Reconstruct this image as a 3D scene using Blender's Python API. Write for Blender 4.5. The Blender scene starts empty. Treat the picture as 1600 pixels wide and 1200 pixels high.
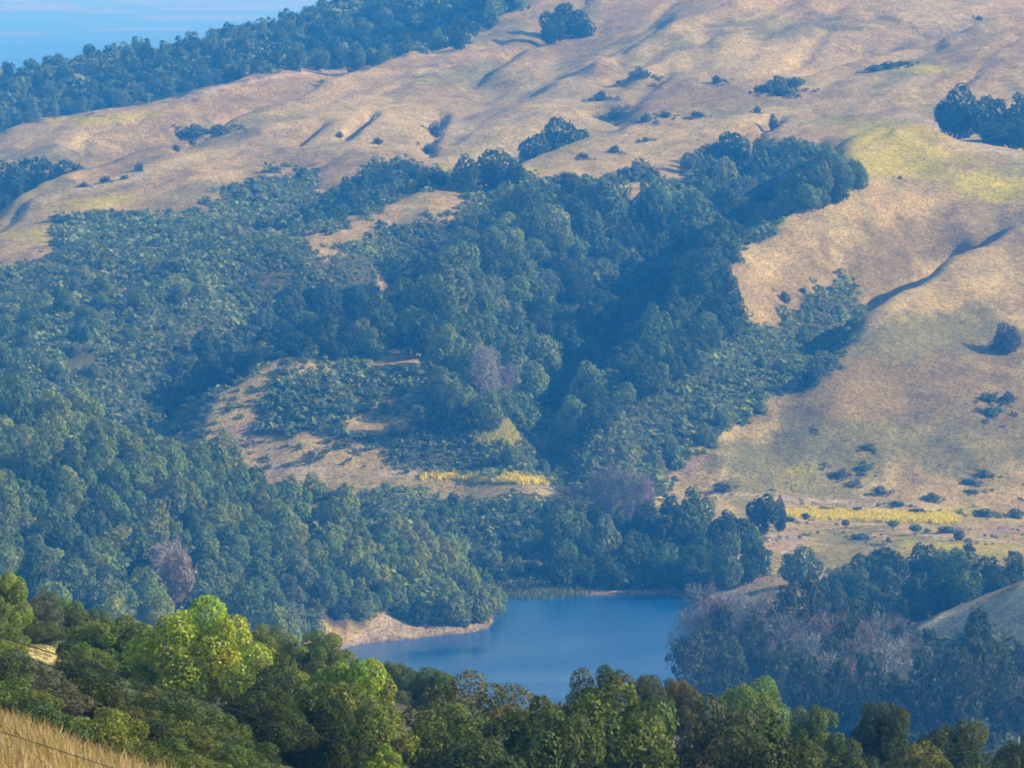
import bpy, math, random
import numpy as np

# ------------------------------------------------------------------ camera, sky, sun, exposure
F = 10500.0                      # focal length in photo pixels (1600 wide)
PITCH = math.atan(660.0 / F)
CAM = np.array([0.0, 0.0, 165.0])   # metres above the reservoir
SUN_EL, SUN_AZ = 27.5, 88.0      # azimuth clockwise from +Y (the view direction)
scn = bpy.context.scene
cam = bpy.data.cameras.new('camera')
cam.sensor_width = 36.0
cam.lens = 36.0 * F / 1600.0
cam.clip_start, cam.clip_end = 0.5, 120000.0
cam_o = bpy.data.objects.new('camera', cam)
cam_o.location = CAM
cam_o.rotation_euler = (math.pi / 2 - PITCH, 0, 0)
scn.collection.objects.link(cam_o)
scn.camera = cam_o

world = bpy.data.worlds.new('World')
scn.world = world
world.use_nodes = True
wn = world.node_tree
sky = wn.nodes.new('ShaderNodeTexSky')
sky.sky_type = 'NISHITA'
sky.sun_disc = False
sky.sun_elevation = math.radians(SUN_EL)
sky.sun_rotation = math.radians(SUN_AZ)
sky.altitude = 200
sky.air_density, sky.dust_density, sky.ozone_density = 1.0, 0.4, 2.0
wn.links.new(sky.outputs[0], wn.nodes['Background'].inputs['Color'])
wn.nodes['Background'].inputs['Strength'].default_value = 0.12

sun = bpy.data.lights.new('sun', 'SUN')
sun.energy = 4.6
sun.angle = math.radians(0.53)
sun.color = (1.0, 0.94, 0.85)
sun_o = bpy.data.objects.new('sun', sun)
sun_o.rotation_euler = (math.radians(90 - SUN_EL), 0, math.radians(180 - SUN_AZ))
sun_o.location = (600, 800, 500)
scn.collection.objects.link(sun_o)

scn.view_settings.view_transform = 'Standard'
scn.view_settings.look = 'None'
scn.view_settings.exposure = 0.55
scn.view_settings.gamma = 1.0
scn.render.engine = 'CYCLES'
cy = scn.cycles
cy.use_denoising = True
cy.pixel_filter_type = 'BLACKMAN_HARRIS'
cy.filter_width = 1.8
cy.max_bounces = 5
cy.diffuse_bounces = 2
cy.glossy_bounces = 2
cy.transmission_bounces = 3
cy.volume_bounces = 1
cy.transparent_max_bounces = 4

HAZE_DENSITY = 0.000155
HAZE_COLOR = (0.04, 0.36, 1.0)
HAZE_ABSORB = (1.0, 0.58, 1.0)

rng = np.random.default_rng(11)
random.seed(11)
COL = scn.collection

# ------------------------------------------------------------------ projection helpers
FWD = np.array([0.0, math.cos(PITCH), -math.sin(PITCH)])
UPV = np.array([0.0, math.sin(PITCH), math.cos(PITCH)])

def project(P):
    v = np.asarray(P, float) - CAM
    dep = np.maximum(v @ FWD, 1e-3)
    return 800 + F * v[..., 0] / dep, 600 - F * (v @ UPV) / dep

def at(px, py, d):
    """world point at photo pixel (px, py) whose distance along +Y is d"""
    px, py, d = np.broadcast_arrays(*[np.asarray(q, float) for q in (px, py, d)])
    r = FWD + ((px - 800) / F)[..., None] * np.array([1.0, 0, 0]) - ((py - 600) / F)[..., None] * UPV
    return CAM + r * (d / r[..., 1])[..., None]

def fr(a, lo, hi):
    t = np.clip((a - lo) / (hi - lo), 0, 1)
    return t * t * (3 - 2 * t)

def hash2(ix, iy, seed):
    h = (ix.astype(np.int64) * 374761393 + iy.astype(np.int64) * 668265263 + seed * 974634777) & 0x7fffffff
    h = ((h ^ (h >> 13)) * 1274126177) & 0x7fffffff
    h = (h ^ (h >> 16)) & 0xffff
    return h / 65535.0

def vnoise(x, y, seed=0):
    x0, y0 = np.floor(x), np.floor(y)
    fx, fy = x - x0, y - y0
    fx = fx * fx * fx * (fx * (6 * fx - 15) + 10)
    fy = fy * fy * fy * (fy * (6 * fy - 15) + 10)
    a, b = hash2(x0, y0, seed), hash2(x0 + 1, y0, seed)
    c, d = hash2(x0, y0 + 1, seed), hash2(x0 + 1, y0 + 1, seed)
    return (a * (1 - fx) + b * fx) * (1 - fy) + (c * (1 - fx) + d * fx) * fy - 0.5

def fbm(x, y, seed=0, octs=4):
    s, a = 0, 1.0
    for o in range(octs):
        s = s + a * vnoise(x * 1.0, y * 1.0, seed + o * 7)
        x, y = x * 2.03 + 5.2, y * 2.03 + 1.7
        a *= 0.5
    return s

def in_poly(px, py, poly):
    poly = np.asarray(poly, float)
    ins = np.zeros(np.shape(px), bool)
    j = len(poly) - 1
    for i in range(len(poly)):
        xi, yi = poly[i]
        xj, yj = poly[j]
        c = ((yi > py) != (yj > py)) & (px < (xj - xi) * (py - yi) / (yj - yi + 1e-9) + xi)
        ins ^= c
        j = i
    return ins

# ------------------------------------------------------------------ terrain
# crest, valley and face points read off the photograph: (px, py, distance)
PTS = [
    # far wooded ridge
    (-250, 150, 3550), (0, 128, 3600), (150, 98, 3620), (330, 72, 3650), (440, 38, 3650), (560, 5, 3650), (700, -40, 3650), (900, -70, 3700),
    (0, 160, 3400), (200, 130, 3420), (400, 90, 3450), (600, 60, 3480),
    # S1 crest
    (-250, 250, 2880), (0, 205, 2930), (90, 186, 2960), (170, 176, 2990), (250, 165, 3020), (300, 150, 3050), (370, 128, 3090), (450, 107, 3130), (560, 109, 3150),
    (640, 97, 3170), (700, 75, 3200), (800, 22, 3260), (870, -15, 3320), (1000, -40, 3400),
    # S1 face
    (0, 250, 2830), (150, 225, 2850), (300, 190, 2930), (420, 160, 3010), (500, 133, 3080),
    # S2 crest
    (-200, 430, 2400), (30, 322, 2500), (100, 291, 2570), (170, 270, 2640), (250, 244, 2700), (350, 210, 2790), (440, 177, 2870), (520, 140, 2950), (580, 120, 3020),
    # S2 face
    (0, 365, 2430), (100, 338, 2460), (200, 315, 2520), (270, 343, 2470), (350, 300, 2550), (400, 250, 2680), (480, 258, 2640), (500, 200, 2790), (600, 160, 2910),
    (600, 230, 2700), (690, 262, 2640), (700, 200, 2780), (700, 130, 3000), (800, 130, 3000), (800, 200, 2790), (800, 70, 3120), (880, 60, 3180), (900, 180, 2830),
    # V78 and the hill behind (S8)
    (940, 172, 2850), (1000, 178, 2820), (1100, 160, 2850), (1200, 135, 2900), (1350, 103, 2990), (930, 112, 3000), (1050, 60, 3080), (1200, 8, 3160), (1300, -10, 3200),
    (1000, 120, 2960), (1050, 100, 2990), (1150, 70, 3020), (1300, 60, 3060), (1450, 40, 3110), (1480, 2, 3200), (1600, 38, 3150), (1600, 10, 3260), (1400, -15, 3280),
    # S7 crest running into S3
    (840, 262, 2560), (900, 236, 2610), (1000, 201, 2680), (1060, 186, 2710), (1150, 165, 2750), (1230, 140, 2800), (1300, 119, 2850), (1400, 96, 2900), (1480, 72, 2950), (1540, 50, 2980), (1600, 33, 3020),
    # S7 face
    (1000, 250, 2570), (1100, 230, 2600), (1200, 210, 2630), (1300, 180, 2700), (1400, 150, 2740), (1500, 130, 2780), (1600, 110, 2820), (950, 290, 2480), (1030, 320, 2430), (1500, 180, 2650), (1600, 190, 2650),
    # S3
    (760, 280, 2490), (700, 292, 2450), (620, 320, 2380), (500, 370, 2280), (400, 425, 2200), (300, 475, 2130), (150, 525, 2070), (0, 565, 2030), (-200, 600, 2010),
    (380, 385, 2340), (200, 405, 2330), (0, 425, 2300), (200, 455, 2200), (0, 500, 2150), (400, 500, 2170), (500, 455, 2200), (600, 410, 2250), (700, 350, 2330),
    # S4 (spur between the two ravines)
    (335, 630, 1935), (440, 572, 1955), (560, 548, 1985), (650, 520, 2010), (700, 450, 2060), (760, 400, 2190), (820, 350, 2290), (860, 292, 2400),
    (330, 690, 1915), (400, 655, 1925), (500, 640, 1930), (600, 620, 1945), (700, 590, 1960), (500, 700, 1912), (650, 690, 1915), (780, 640, 1935), (780, 700, 1915),
    # track and slope under it
    (400, 733, 1905), (500, 740, 1902), (600, 745, 1900), (720, 750, 1897), (850, 755, 1893), (600, 800, 1840), (700, 850, 1800), (800, 900, 1765), (760, 929, 1751), (860, 930, 1748), (940, 932, 1746), (1050, 934, 1744),
    (900, 800, 1850), (1000, 800, 1850), (1000, 870, 1790), (900, 880, 1775), (1060, 850, 1800), (1100, 880, 1775), (960, 745, 1930),
    # S5 crest
    (1340, 285, 2330), (1250, 340, 2280), (1180, 372, 2260), (1120, 425, 2200), (1110, 470, 2150), (1020, 540, 2080), (955, 612, 2030), (900, 675, 1985),
    (1250, 420, 2230), (1200, 480, 2160), (1150, 560, 2090), (1080, 640, 2030), (1000, 690, 1990), (1220, 560, 2100), (1400, 330, 2340), (1500, 305, 2370), (1600, 320, 2380),
    # yellow dome
    (1290, 226, 2440), (1340, 202, 2490), (1390, 190, 2520), (1450, 201, 2510), (1520, 229, 2480), (1600, 248, 2460), (1800, 290, 2430), (1400, 250, 2430),
    # S6
    (1340, 502, 2130), (1400, 452, 2190), (1480, 402, 2260), (1600, 363, 2330), (1800, 330, 2400),
    (1300, 600, 2060), (1400, 600, 2085), (1500, 520, 2160), (1600, 480, 2200), (1500, 650, 2060), (1600, 600, 2110), (1200, 685, 2020), (1100, 722, 1990), (1040, 748, 1975),
    (1300, 750, 2000), (1500, 760, 2010), (1600, 770, 2010), (1800, 760, 2040),
    # meadow
    (1250, 800, 1945), (1400, 800, 1950), (1550, 802, 1950), (1300, 850, 1835), (1450, 850, 1835), (1230, 830, 1870), (1190, 850, 1812), (1160, 900, 1755), (1300, 900, 1745), (1450, 890, 1760), (1600, 870, 1790), (1800, 860, 1800),
    # left wooded spur: crest
    (-400, 560, 1760), (-150, 580, 1730), (0, 628, 1720), (100, 665, 1715), (200, 703, 1710), (300, 738, 1705), (400, 772, 1700), (500, 816, 1695), (600, 862, 1690), (680, 905, 1685), (740, 948, 1680), (768, 979, 1664),
    # left wooded spur: face and shore
    (555, 1012, 1618), (640, 1004, 1628), (700, 996, 1641), (600, 970, 1640), (520, 960, 1625), (660, 965, 1655), (450, 965, 1600), (300, 900, 1580), (100, 850, 1560), (0, 800, 1560), (0, 900, 1480), (200, 950, 1480), (400, 980, 1550),
    (-300, 800, 1550), (0, 1000, 1380), (300, 1050, 1400), (480, 1060, 1480),
    # pine slope on the right
    (1085, 1100, 1478), (1200, 1100, 1440), (1300, 1100, 1400), (1450, 1120, 1330), (1600, 1140, 1270), (1300, 1025, 1500), (1400, 992, 1500), (1430, 977, 1490), (1520, 946, 1470), (1600, 916, 1450), (1600, 1000, 1370), (1500, 1000, 1430), (1800, 850, 1420), (1800, 1100, 1240),
    # hill of the viewpoint
    (-300, 1040, 115), (0, 1152, 112), (120, 1206, 106), (240, 1272, 100), (400, 1360, 98), (600, 1420, 98), (1000, 1460, 100), (1600, 1480, 100), (0, 1236, 95), (200, 1300, 90),
    (0, 1090, 210), (0, 1000, 330), (0, 952, 385), (150, 990, 385), (150, 1060, 280), (300, 1110, 250), (300, 1180, 190), (290, 1120, 300), (600, 1150, 330), (600, 1230, 240), (800, 1200, 350), (1000, 1220, 350), (1200, 1230, 360), (1400, 1250, 360), (1600, 1270, 360),
    (0, 985, 410), (300, 1050, 420), (600, 1110, 430), (900, 1170, 430), (1300, 1210, 430), (1600, 1240, 430), (600, 1290, 190), (800, 1300, 200), (1600, 1330, 200),
]
# hidden ground, lake bed and far anchors: (px, distance, height)
PZ = [
    (100, 2680, 60), (0, 2640, 55), (250, 2800, 71), (60, 2760, 72), (400, 2950, 90), (-200, 2600, 55), (0, 3150, 62), (200, 3200, 70), (450, 3280, 90), (650, 3320, 104), (300, 3100, 84),
    (870, 2700, 80), (800, 2640, 76), (930, 2780, 92), (700, 2560, 74), (600, 2480, 66), (500, 2400, 62), (420, 2360, 62),
    (300, 2040, 22), (370, 2080, 23), (460, 2130, 29), (560, 2180, 37), (660, 2250, 48), (760, 2320, 64), (230, 2000, 24),
    (850, 1990, 15), (890, 2080, 17), (935, 2170, 25), (1000, 2260, 37), (1080, 2340, 52), (1180, 2400, 70), (1280, 2440, 84), (860, 1930, 13), (900, 1900, 12),
    (1320, 2170, 43), (1400, 2240, 51), (1480, 2310, 64), (1560, 2370, 77), (1270, 2120, 38),
    (1450, 2580, 96), (1540, 2580, 96), (1600, 2570, 94), (1300, 2560, 96), (1800, 2600, 95),
    (0, 1850, 30), (200, 1850, 21), (400, 1815, 11), (550, 1790, 8), (680, 1770, 4), (-300, 1860, 36),
    (700, 1580, -5), (800, 1690, -3), (900, 1690, -4), (1000, 1690, -4), (1080, 1690, -3), (800, 1600, -7), (950, 1600, -8), (1050, 1560, -4), (620, 1560, -4), (900, 1500, -6), (750, 1500, -4), (1120, 1620, -1.5), (1000, 1520, -4), (1060, 1500, -1.5), (560, 1520, -1), (1120, 1700, -1.0), (1000, 1728, -1.5), (840, 1722, -1.2),
    (1500, 1600, 9), (1600, 1600, 12), (1350, 1620, 6), (1220, 1640, 4), (1170, 1580, 2.5), (1500, 1680, 6), (1160, 1680, 2.0),
    (600, 1400, 3), (800, 1380, 3), (1000, 1390, 3), (0, 1200, 14), (400, 1200, 10), (800, 1150, 10), (1200, 1250, 10), (1600, 1100, 22), (0, 1000, 20), (800, 950, 22), (1600, 900, 30), (0, 750, 48), (800, 750, 46), (1600, 750, 46), (0, 560, 86), (800, 560, 83), (1600, 560, 82),
    (-800, 750, 50), (2400, 750, 50), (-800, 1200, 20), (2400, 1200, 35), (-1000, 1600, 60), (-1000, 2100, 60), (-1000, 2600, 70), (-1000, 3200, 80), (2500, 1500, 45), (2500, 1900, 20), (2500, 2200, 55), (2500, 2600, 100), (2500, 3100, 130),
    (0, 150, 144), (300, 150, 144), (800, 150, 145), (1600, 150, 145), (-300, 180, 146),
    (-600, 60, 156.0), (800, 60, 155.8), (2200, 60, 155.8), (-1500, 60, 157), (0, 60, 156.0), (0, 30, 160.0), (800, 30, 160.0), (1600, 30, 160), (-800, 30, 160.2), (2400, 30, 160), (800, 5, 163.0), (-1500, 5, 163.2), (3100, 5, 163), (800, -40, 165), (-1500, -40, 166), (3100, -40, 165.5),
    (-900, 330, 134), (2500, 330, 118), (-900, 200, 146), (2500, 200, 136),
    (0, 4000, 60), (800, 4100, 90), (1600, 4000, 120), (-800, 4000, 50), (2400, 4000, 110),
]
ctl = [at(*p) for p in PTS] + [np.array([(p - 800) / F * d, d, z]) for p, d, z in PZ]
ctl = np.array(ctl)

def ab(X, Y):
    return np.stack([X * F / (Y + 150.0) / 100.0, 33.0 * np.log(np.maximum(Y + 150.0, 20))], -1)

CC = ab(ctl[:, 0], ctl[:, 1])
C2 = 0.5
def kern(A, B):
    r2 = (A[:, None, 0] - B[None, :, 0]) ** 2 + (A[:, None, 1] - B[None, :, 1]) ** 2
    return -np.sqrt(r2 + C2)
n = len(CC)
K = kern(CC, CC) + 0.015 * np.eye(n)
A_ = np.zeros((n + 3, n + 3))
A_[:n, :n] = K
A_[:n, n:] = np.c_[np.ones(n), CC]
A_[n:, :n] = A_[:n, n:].T
W_ = np.linalg.solve(A_, np.r_[ctl[:, 2], 0, 0, 0])

RILLS = [  # gullies cut in the grass faces: start, end (px,py), half width, depth
    ((506, 188), (462, 226), 2.0, 3.4), ((582, 174), (534, 219), 2.2, 5.0), ((690, 178), (664, 244), 3.0, 3.6), ((1216, 178), (1196, 206), 3.0, 2.4),
    ((1330, 505), (1490, 395), 4.0, 4.0), ((700, 205), (650, 235), 2.0, 1.4), ((1105, 60), (1080, 85), 3, 1.6), ((1180, 78), (1165, 90), 3, 1.5),
    ((960, 185), (1040, 110), 4, 2.5), ((1380, 30), (1450, 60), 3, 1.2), ((1390, 100), (1465, 72), 3, 2.5)]

DD = np.concatenate([np.arange(-40, 86, 6), np.arange(86, 460, 3.5), np.arange(460, 1340, 16), np.arange(1340, 3700, 4.0), 3700 * 1.045 ** np.arange(0, 66)])
GG = np.concatenate([np.arange(-2600, -1000, 40), np.arange(-1000, 1000, 8), np.arange(1000, 2641, 40)])
gX = GG[None, :] / F * (DD[:, None] + 150.0)
gY = np.repeat(DD[:, None], len(GG), 1)

def rbf(X, Y):
    out = np.empty(X.size)
    Q = ab(X.ravel(), Y.ravel())
    for i in range(0, X.size, 20000):
        q = Q[i:i + 20000]
        out[i:i + 20000] = kern(q, CC) @ W_[:n] + W_[n] + q @ W_[n + 1:]
    return out.reshape(X.shape)

near = DD < 4300
gZ = np.full(gX.shape, -95.0)
gZ[near] = rbf(gX[near], gY[near])
base = gZ.copy()
amp = np.clip(base / 14.0, 0, 1) * fr(gY, 60, 500)
gZ = gZ + amp * (3.0 * fbm(gX / 40, gY / 70, 3, 2) + 0.8 * fbm(gX / 10, gY / 18, 9, 3)) * fr(gY, 1500, 2000) \
        + (1 - fr(gY, 1500, 2000)) * np.clip(base / 14.0, 0, 1) * 0.5 * fbm(gX / 9, gY / 9, 5, 3)
far_t = fr(gY, 3750, 4600)
farZ = -95 + 26 * np.maximum(0, fbm(gX / 900, gY / 2200, 21, 4)) * fr(gY, 5000, 9000)
gZ = gZ * (1 - far_t) + farZ * far_t

def seg_dist(x, y, ax, ay, bx, by):
    t = np.clip(((x - ax) * (bx - ax) + (y - ay) * (by - ay)) / ((bx - ax) ** 2 + (by - ay) ** 2 + 1e-9), 0, 1)
    return np.hypot(x - ax - t * (bx - ax), y - ay - t * (by - ay)), t

def height(X, Y):
    X, Y = np.asarray(X, float), np.asarray(Y, float)
    fi = np.interp(Y, DD, np.arange(len(DD)))
    fj = np.interp(X * F / (Y + 150.0), GG, np.arange(len(GG)))
    i = np.clip(fi.astype(int), 0, len(DD) - 2)
    j = np.clip(fj.astype(int), 0, len(GG) - 2)
    u, v = fi - i, fj - j
    return (gZ[i, j] * (1 - u) + gZ[i + 1, j] * u) * (1 - v) + (gZ[i, j + 1] * (1 - u) + gZ[i + 1, j + 1] * u) * v

STEPS = np.concatenate([np.arange(90, 460, 3.0), np.arange(460, 1340, 20), np.arange(1340, 3720, 3.0)])
def ray(px, py, dmin=80.0):
    """first ground hit of the photo pixel, as world point (nan when none)"""
    px, py = np.atleast_1d(np.asarray(px, float)), np.atleast_1d(np.asarray(py, float))
    out = np.full((len(px), 3), np.nan)
    st = STEPS[STEPS >= dmin]
    for i in range(0, len(px), 400):
        P = at(px[i:i + 400, None], py[i:i + 400, None], st[None, :])
        under = P[..., 2] < np.maximum(height(P[..., 0], P[..., 1]), 0.0)
        k = under.argmax(1)
        hit = under.any(1)
        o = P[np.arange(len(P)), k]
        o[~hit] = np.nan
        out[i:i + 400] = o
    return out

def visible(P, tol=0.4):
    P = np.asarray(P, float)
    res = np.ones(len(P), bool)
    ts = np.concatenate([np.linspace(0.02, 0.6, 40), np.linspace(0.6, 0.992, 150)])
    for i in range(0, len(P), 2000):
        q = CAM + (P[i:i + 2000, None, :] - CAM) * ts[None, :, None]
        res[i:i + 2000] = (height(q[..., 0], q[..., 1]) < q[..., 2] + tol).all(1)
    return res

def crease(line, w, dz, zs=None):
    L_ = np.array([[(p - 800) / F * d, d] for p, d in line])
    i0, i1 = np.searchsorted(DD, [L_[:, 1].min() - 3 * w, L_[:, 1].max() + 3 * w])
    x, y = gX[i0:i1] + 5 * vnoise(gX[i0:i1] / 14, gY[i0:i1] / 22, 5), gY[i0:i1]
    dist = np.full(x.shape, 1e9)
    for p, q in zip(L_[:-1], L_[1:]):
        dist = np.minimum(dist, seg_dist(x, y, p[0], p[1], q[0], q[1])[0])
    t = np.clip(1 - dist / w, 0, 1)
    gZ[i0:i1] += dz * t ** 1.25
# worn gullies running down the open faces
er = gX - 0.22 * gY + 9 * fbm(gX / 30, gY / 60, 71, 2)
ridge = 1 - 2 * np.abs(vnoise(er / 21.0, gY / 190.0, 73))
ridge2 = 1 - 2 * np.abs(vnoise(er / 6.5 + 9, gY / 90.0, 75))
gZ -= fr(gY, 1990, 2120) * (1 - far_t) * np.clip(base / 30, 0, 1) * (4.6 * ridge ** 4 + 0.9 * ridge2 ** 5) * np.clip(.35 + 1.4 * vnoise(gX / 45, gY / 120, 79), 0, 1)
CRESTS = [[(0, 2930), (90, 2960), (170, 2990), (250, 3020), (370, 3090), (450, 3130), (560, 3150), (640, 3170), (700, 3200), (800, 3260)],
          [(30, 2500), (100, 2570), (170, 2640), (250, 2700), (350, 2790), (440, 2870), (520, 2950), (580, 3020), (640, 3100)],
          [(500, 2280), (620, 2380), (700, 2450), (760, 2490), (840, 2560), (900, 2610), (1000, 2680), (1060, 2710), (1150, 2750), (1230, 2800), (1300, 2850), (1400, 2900), (1480, 2950), (1600, 3020)],
          [(930, 3000), (1050, 3080), (1200, 3160), (1300, 3200)], [(1000, 2960), (1050, 2990), (1150, 3020)],
          [(1340, 2130), (1400, 2190), (1480, 2260), (1600, 2330)], [(1340, 2330), (1250, 2280), (1180, 2260), (1120, 2200), (1110, 2150), (1020, 2080), (955, 2030)],
          [(335, 1935), (440, 1955), (560, 1985), (650, 2010), (700, 2060)], [(1290, 2440), (1390, 2520), (1450, 2510), (1520, 2480), (1600, 2460)]]
for ln, dz in zip(CRESTS, [2.6, 5.0, 4.2, 5.0, 6.0, 3.0, 3.0, 2.5, 1.2]):
    crease(ln, 14.0, dz)
crease([(1270, 2120), (1320, 2170), (1400, 2240), (1490, 2315)], 20.0, -5.5)
crease(CRESTS[3], 30.0, 3.0)
crease([(40, 2720), (170, 2800), (300, 2890), (430, 3000), (540, 3080)], 34.0, -4.5)
crease([(700, 2600), (800, 2660), (870, 2720), (940, 2800), (1000, 2820), (1100, 2850), (1200, 2900), (1350, 2990)], 34.0, -3.5)
crease([(640, 2640), (700, 2780), (740, 2900), (780, 3020)], 34.0, -5.0)
crease([(860, 1960), (890, 2080), (935, 2170), (1000, 2260), (1080, 2340), (1180, 2400)], 14.0, -4.0)
crease([(300, 2040), (370, 2080), (460, 2130), (560, 2180), (660, 2250)], 14.0, -4.0)
crease([(940, 2850), (1000, 2820), (1100, 2850), (1200, 2900), (1350, 2990)], 18.0, -6.5)
crease([(60, 2760), (170, 2800), (300, 2880), (420, 2990)], 18.0, -6.0)
for (a, b, w, dep) in RILLS:
    m = 9
    Lp = ray(np.linspace(a[0], b[0], m), np.linspace(a[1], b[1], m), 1500)
    Lp = Lp[~np.isnan(Lp[:, 0])]
    i0, i1 = np.searchsorted(DD, [Lp[:, 1].min() - 30, Lp[:, 1].max() + 30])
    dist = np.full((i1 - i0, gX.shape[1]), 1e9)
    for p, q in zip(Lp[:-1], Lp[1:]):
        dd, _ = seg_dist(gX[i0:i1], gY[i0:i1] * 0.5, p[0], p[1] * 0.5, q[0], q[1] * 0.5)
        dist = np.minimum(dist, dd)
    gZ[i0:i1] -= dep * np.exp(-(dist / w) ** 2)

gPX, gPY = project(np.stack([gX, gY, gZ], -1))

# --- ground colour: what grows or lies where (straw, dull brown, grey-green, mustard, bare earth), plus painted ravine shade and knoll sunlight
straw, pale = np.array([.52, .37, .115]), np.array([.63, .49, .165])
brown, greyg = np.array([.33, .235, .06]), np.array([.245, .225, .05])
must, earth = np.array([.58, .50, .0]), np.array([.47, .31, .19])
scrub, litter = np.array([.075, .09, .035]), np.array([.11, .085, .05])
nz = .65 * fbm(er / 17, gY / 110, 31, 4) + .5 * fbm(gX / 24, gY / 60, 33, 4)
nz2 = fbm(gX / 50, gY / 140, 41, 4)
nz3 = fbm(gX / 5, gY / 9, 51, 3)
col = np.empty(gX.shape + (3,))
def mix(mask, c):
    global col
    m = np.clip(mask, 0, 1)[..., None]
    col = col * (1 - m) + np.asarray(c) * m
col[:] = straw
mix(fr(nz2, -0.25, 0.45) * 0.75, pale)
mix(fr(nz, 0.02, 0.42) * 0.65, brown)
mix(fr(-nz + 0.45 * nz3, -.06, 0.40) * 0.8, greyg)
def blob(px, py, rx, ry, ang=0.0, dmin=1300, dmax=3500):
    c, s = math.cos(math.radians(ang)), math.sin(math.radians(ang))
    dx, dy = gPX - px, gPY - py
    u, v = (dx * c + dy * s) / rx, (-dx * s + dy * c) / ry
    r = np.sqrt(u * u + v * v) + 0.9 * nz3 + 0.5 * nz
    return (1 - fr(r, 0.55, 1.25)) * ((gY > dmin) & (gY < dmax))
dull = np.array([.225, .18, .045])
for a in [(1380, 640, 270, 70, 0), (1480, 560, 200, 70, -10), (1560, 650, 150, 70), (1250, 700, 200, 30), (1440, 375, 150, 36, -12), (1060, 150, 110, 34, -10)]:
    mix(blob(*a) * .62, dull)
for a in [(210, 242, 170, 26, -11), (350, 168, 100, 16, -8), (690, 150, 80, 22, 5), (760, 130, 70, 15), (240, 325, 70, 16), (470, 262, 90, 32, -10), (560, 262, 70, 26, -15), (1440, 370, 150, 34, -12), (1380, 420, 80, 40, -30), (1060, 150, 110, 34, -10),
          (1180, 135, 50, 25), (1300, 620, 220, 40, 5), (1480, 590, 160, 50), (880, 80, 60, 14), (230, 235, 80, 14, -10), (1530, 90, 80, 18), (1590, 430, 40, 60), (1240, 470, 50, 20), (1550, 700, 120, 30), (620, 100, 60, 10)]:
    mix(blob(*a) * .8, brown)
for a in [(320, 207, 62, 20), (1030, 85, 70, 26, -15), (1400, 700, 280, 40), (1340, 870, 130, 46), (1180, 720, 120, 25), (750, 118, 100, 22), (130, 300, 80, 20), (1250, 40, 160, 16), (1450, 520, 150, 40), (1230, 550, 60, 20), (60, 245, 70, 18), (1300, 190, 60, 12)]:
    mix(blob(*a) * .75, greyg)
for a in [(1200, 335, 90, 14, -25), (1140, 100, 160, 30), (600, 190, 120, 26, -15), (250, 262, 170, 10, -16), (1180, 185, 180, 12, -11), (1560, 240, 90, 12, 12), (1440, 440, 90, 16, -38), (1540, 430, 60, 30), (860, 150, 60, 50)]:
    mix(blob(*a) * .7, pale)
YEL = [(115, 187, 46, 9, -4), (190, 184, 90, 8, -6), (690, 266, 14, 8), (828, 266, 22, 8), (1440, 107, 60, 7, 2), (1385, 208, 95, 20, 4), (1330, 234, 60, 18), (1500, 278, 120, 22, 8), (1440, 246, 100, 22), (1590, 300, 50, 18),
       (1205, 352, 70, 12, -25), (165, 316, 80, 13, -6), (40, 365, 50, 16), (800, 655, 40, 18), (750, 682, 60, 14), (775, 748, 100, 6, 2), (1365, 809, 118, 7, 3), (1500, 800, 40, 8), (1510, 862, 95, 18), (1560, 806, 60, 7), (1240, 738, 24, 7), (1040, 782, 20, 5)]
STR = [.85, .6, .8, .8, .9, .75, .6, .65, .6, .65, .5, .6, .6, .8, .6, 1, 1, .7, .7, .8, .6, .6]
for a, s in zip(YEL, STR):
    mix(blob(*a) * s, must)
for a in [(225, 106, 26, 10), (1245, 800, 60, 6), (1230, 845, 30, 22), (1265, 905, 40, 16), (1150, 905, 40, 12), (470, 970, 20, 12), (600, 988, 45, 20), (1080, 730, 40, 8, -35), (375, 690, 40, 34), (1560, 828, 40, 6)]:
    mix(blob(*a) * .9, earth)
# vegetation and shade zones in photo pixels
BRUSH = [[(-120, 455), (0, 425), (92, 402), (98, 350), (180, 336), (275, 352), (350, 305), (420, 288), (488, 256), (515, 300), (560, 300), (575, 268), (640, 256), (690, 275), (700, 288), (500, 368), (520, 374), (640, 335), (720, 312), (835, 285), (900, 290),
          (1000, 330), (1040, 332), (1050, 290), (1095, 260), (1110, 225), (1180, 240), (1235, 225), (1340, 262), (1330, 295), (1240, 335), (1190, 365), (1140, 395), (1110, 440), (1130, 485), (1210, 520), (1270, 470), (1320, 430), (1330, 470), (1345, 500), (1310, 545), (1280, 600), (1190, 632), (1165, 662), (1100, 705), (1040, 742),
          (1010, 790), (850, 790), (860, 757), (720, 744), (640, 736), (600, 715), (480, 700), (400, 712), (340, 690), (325, 640), (345, 600), (300, 720), (-120, 720)],
         [(400, 758), (560, 770), (850, 782), (1010, 800), (1190, 840), (1130, 900), (1060, 932), (860, 928), (770, 928), (700, 870), (400, 780)],
         [(-120, 140), (0, 105), (330, 50), (500, 0), (600, -60), (860, -60), (790, 15), (700, 66), (560, 100), (450, 104), (300, 146), (200, 165), (0, 200), (-120, 230)]]
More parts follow.
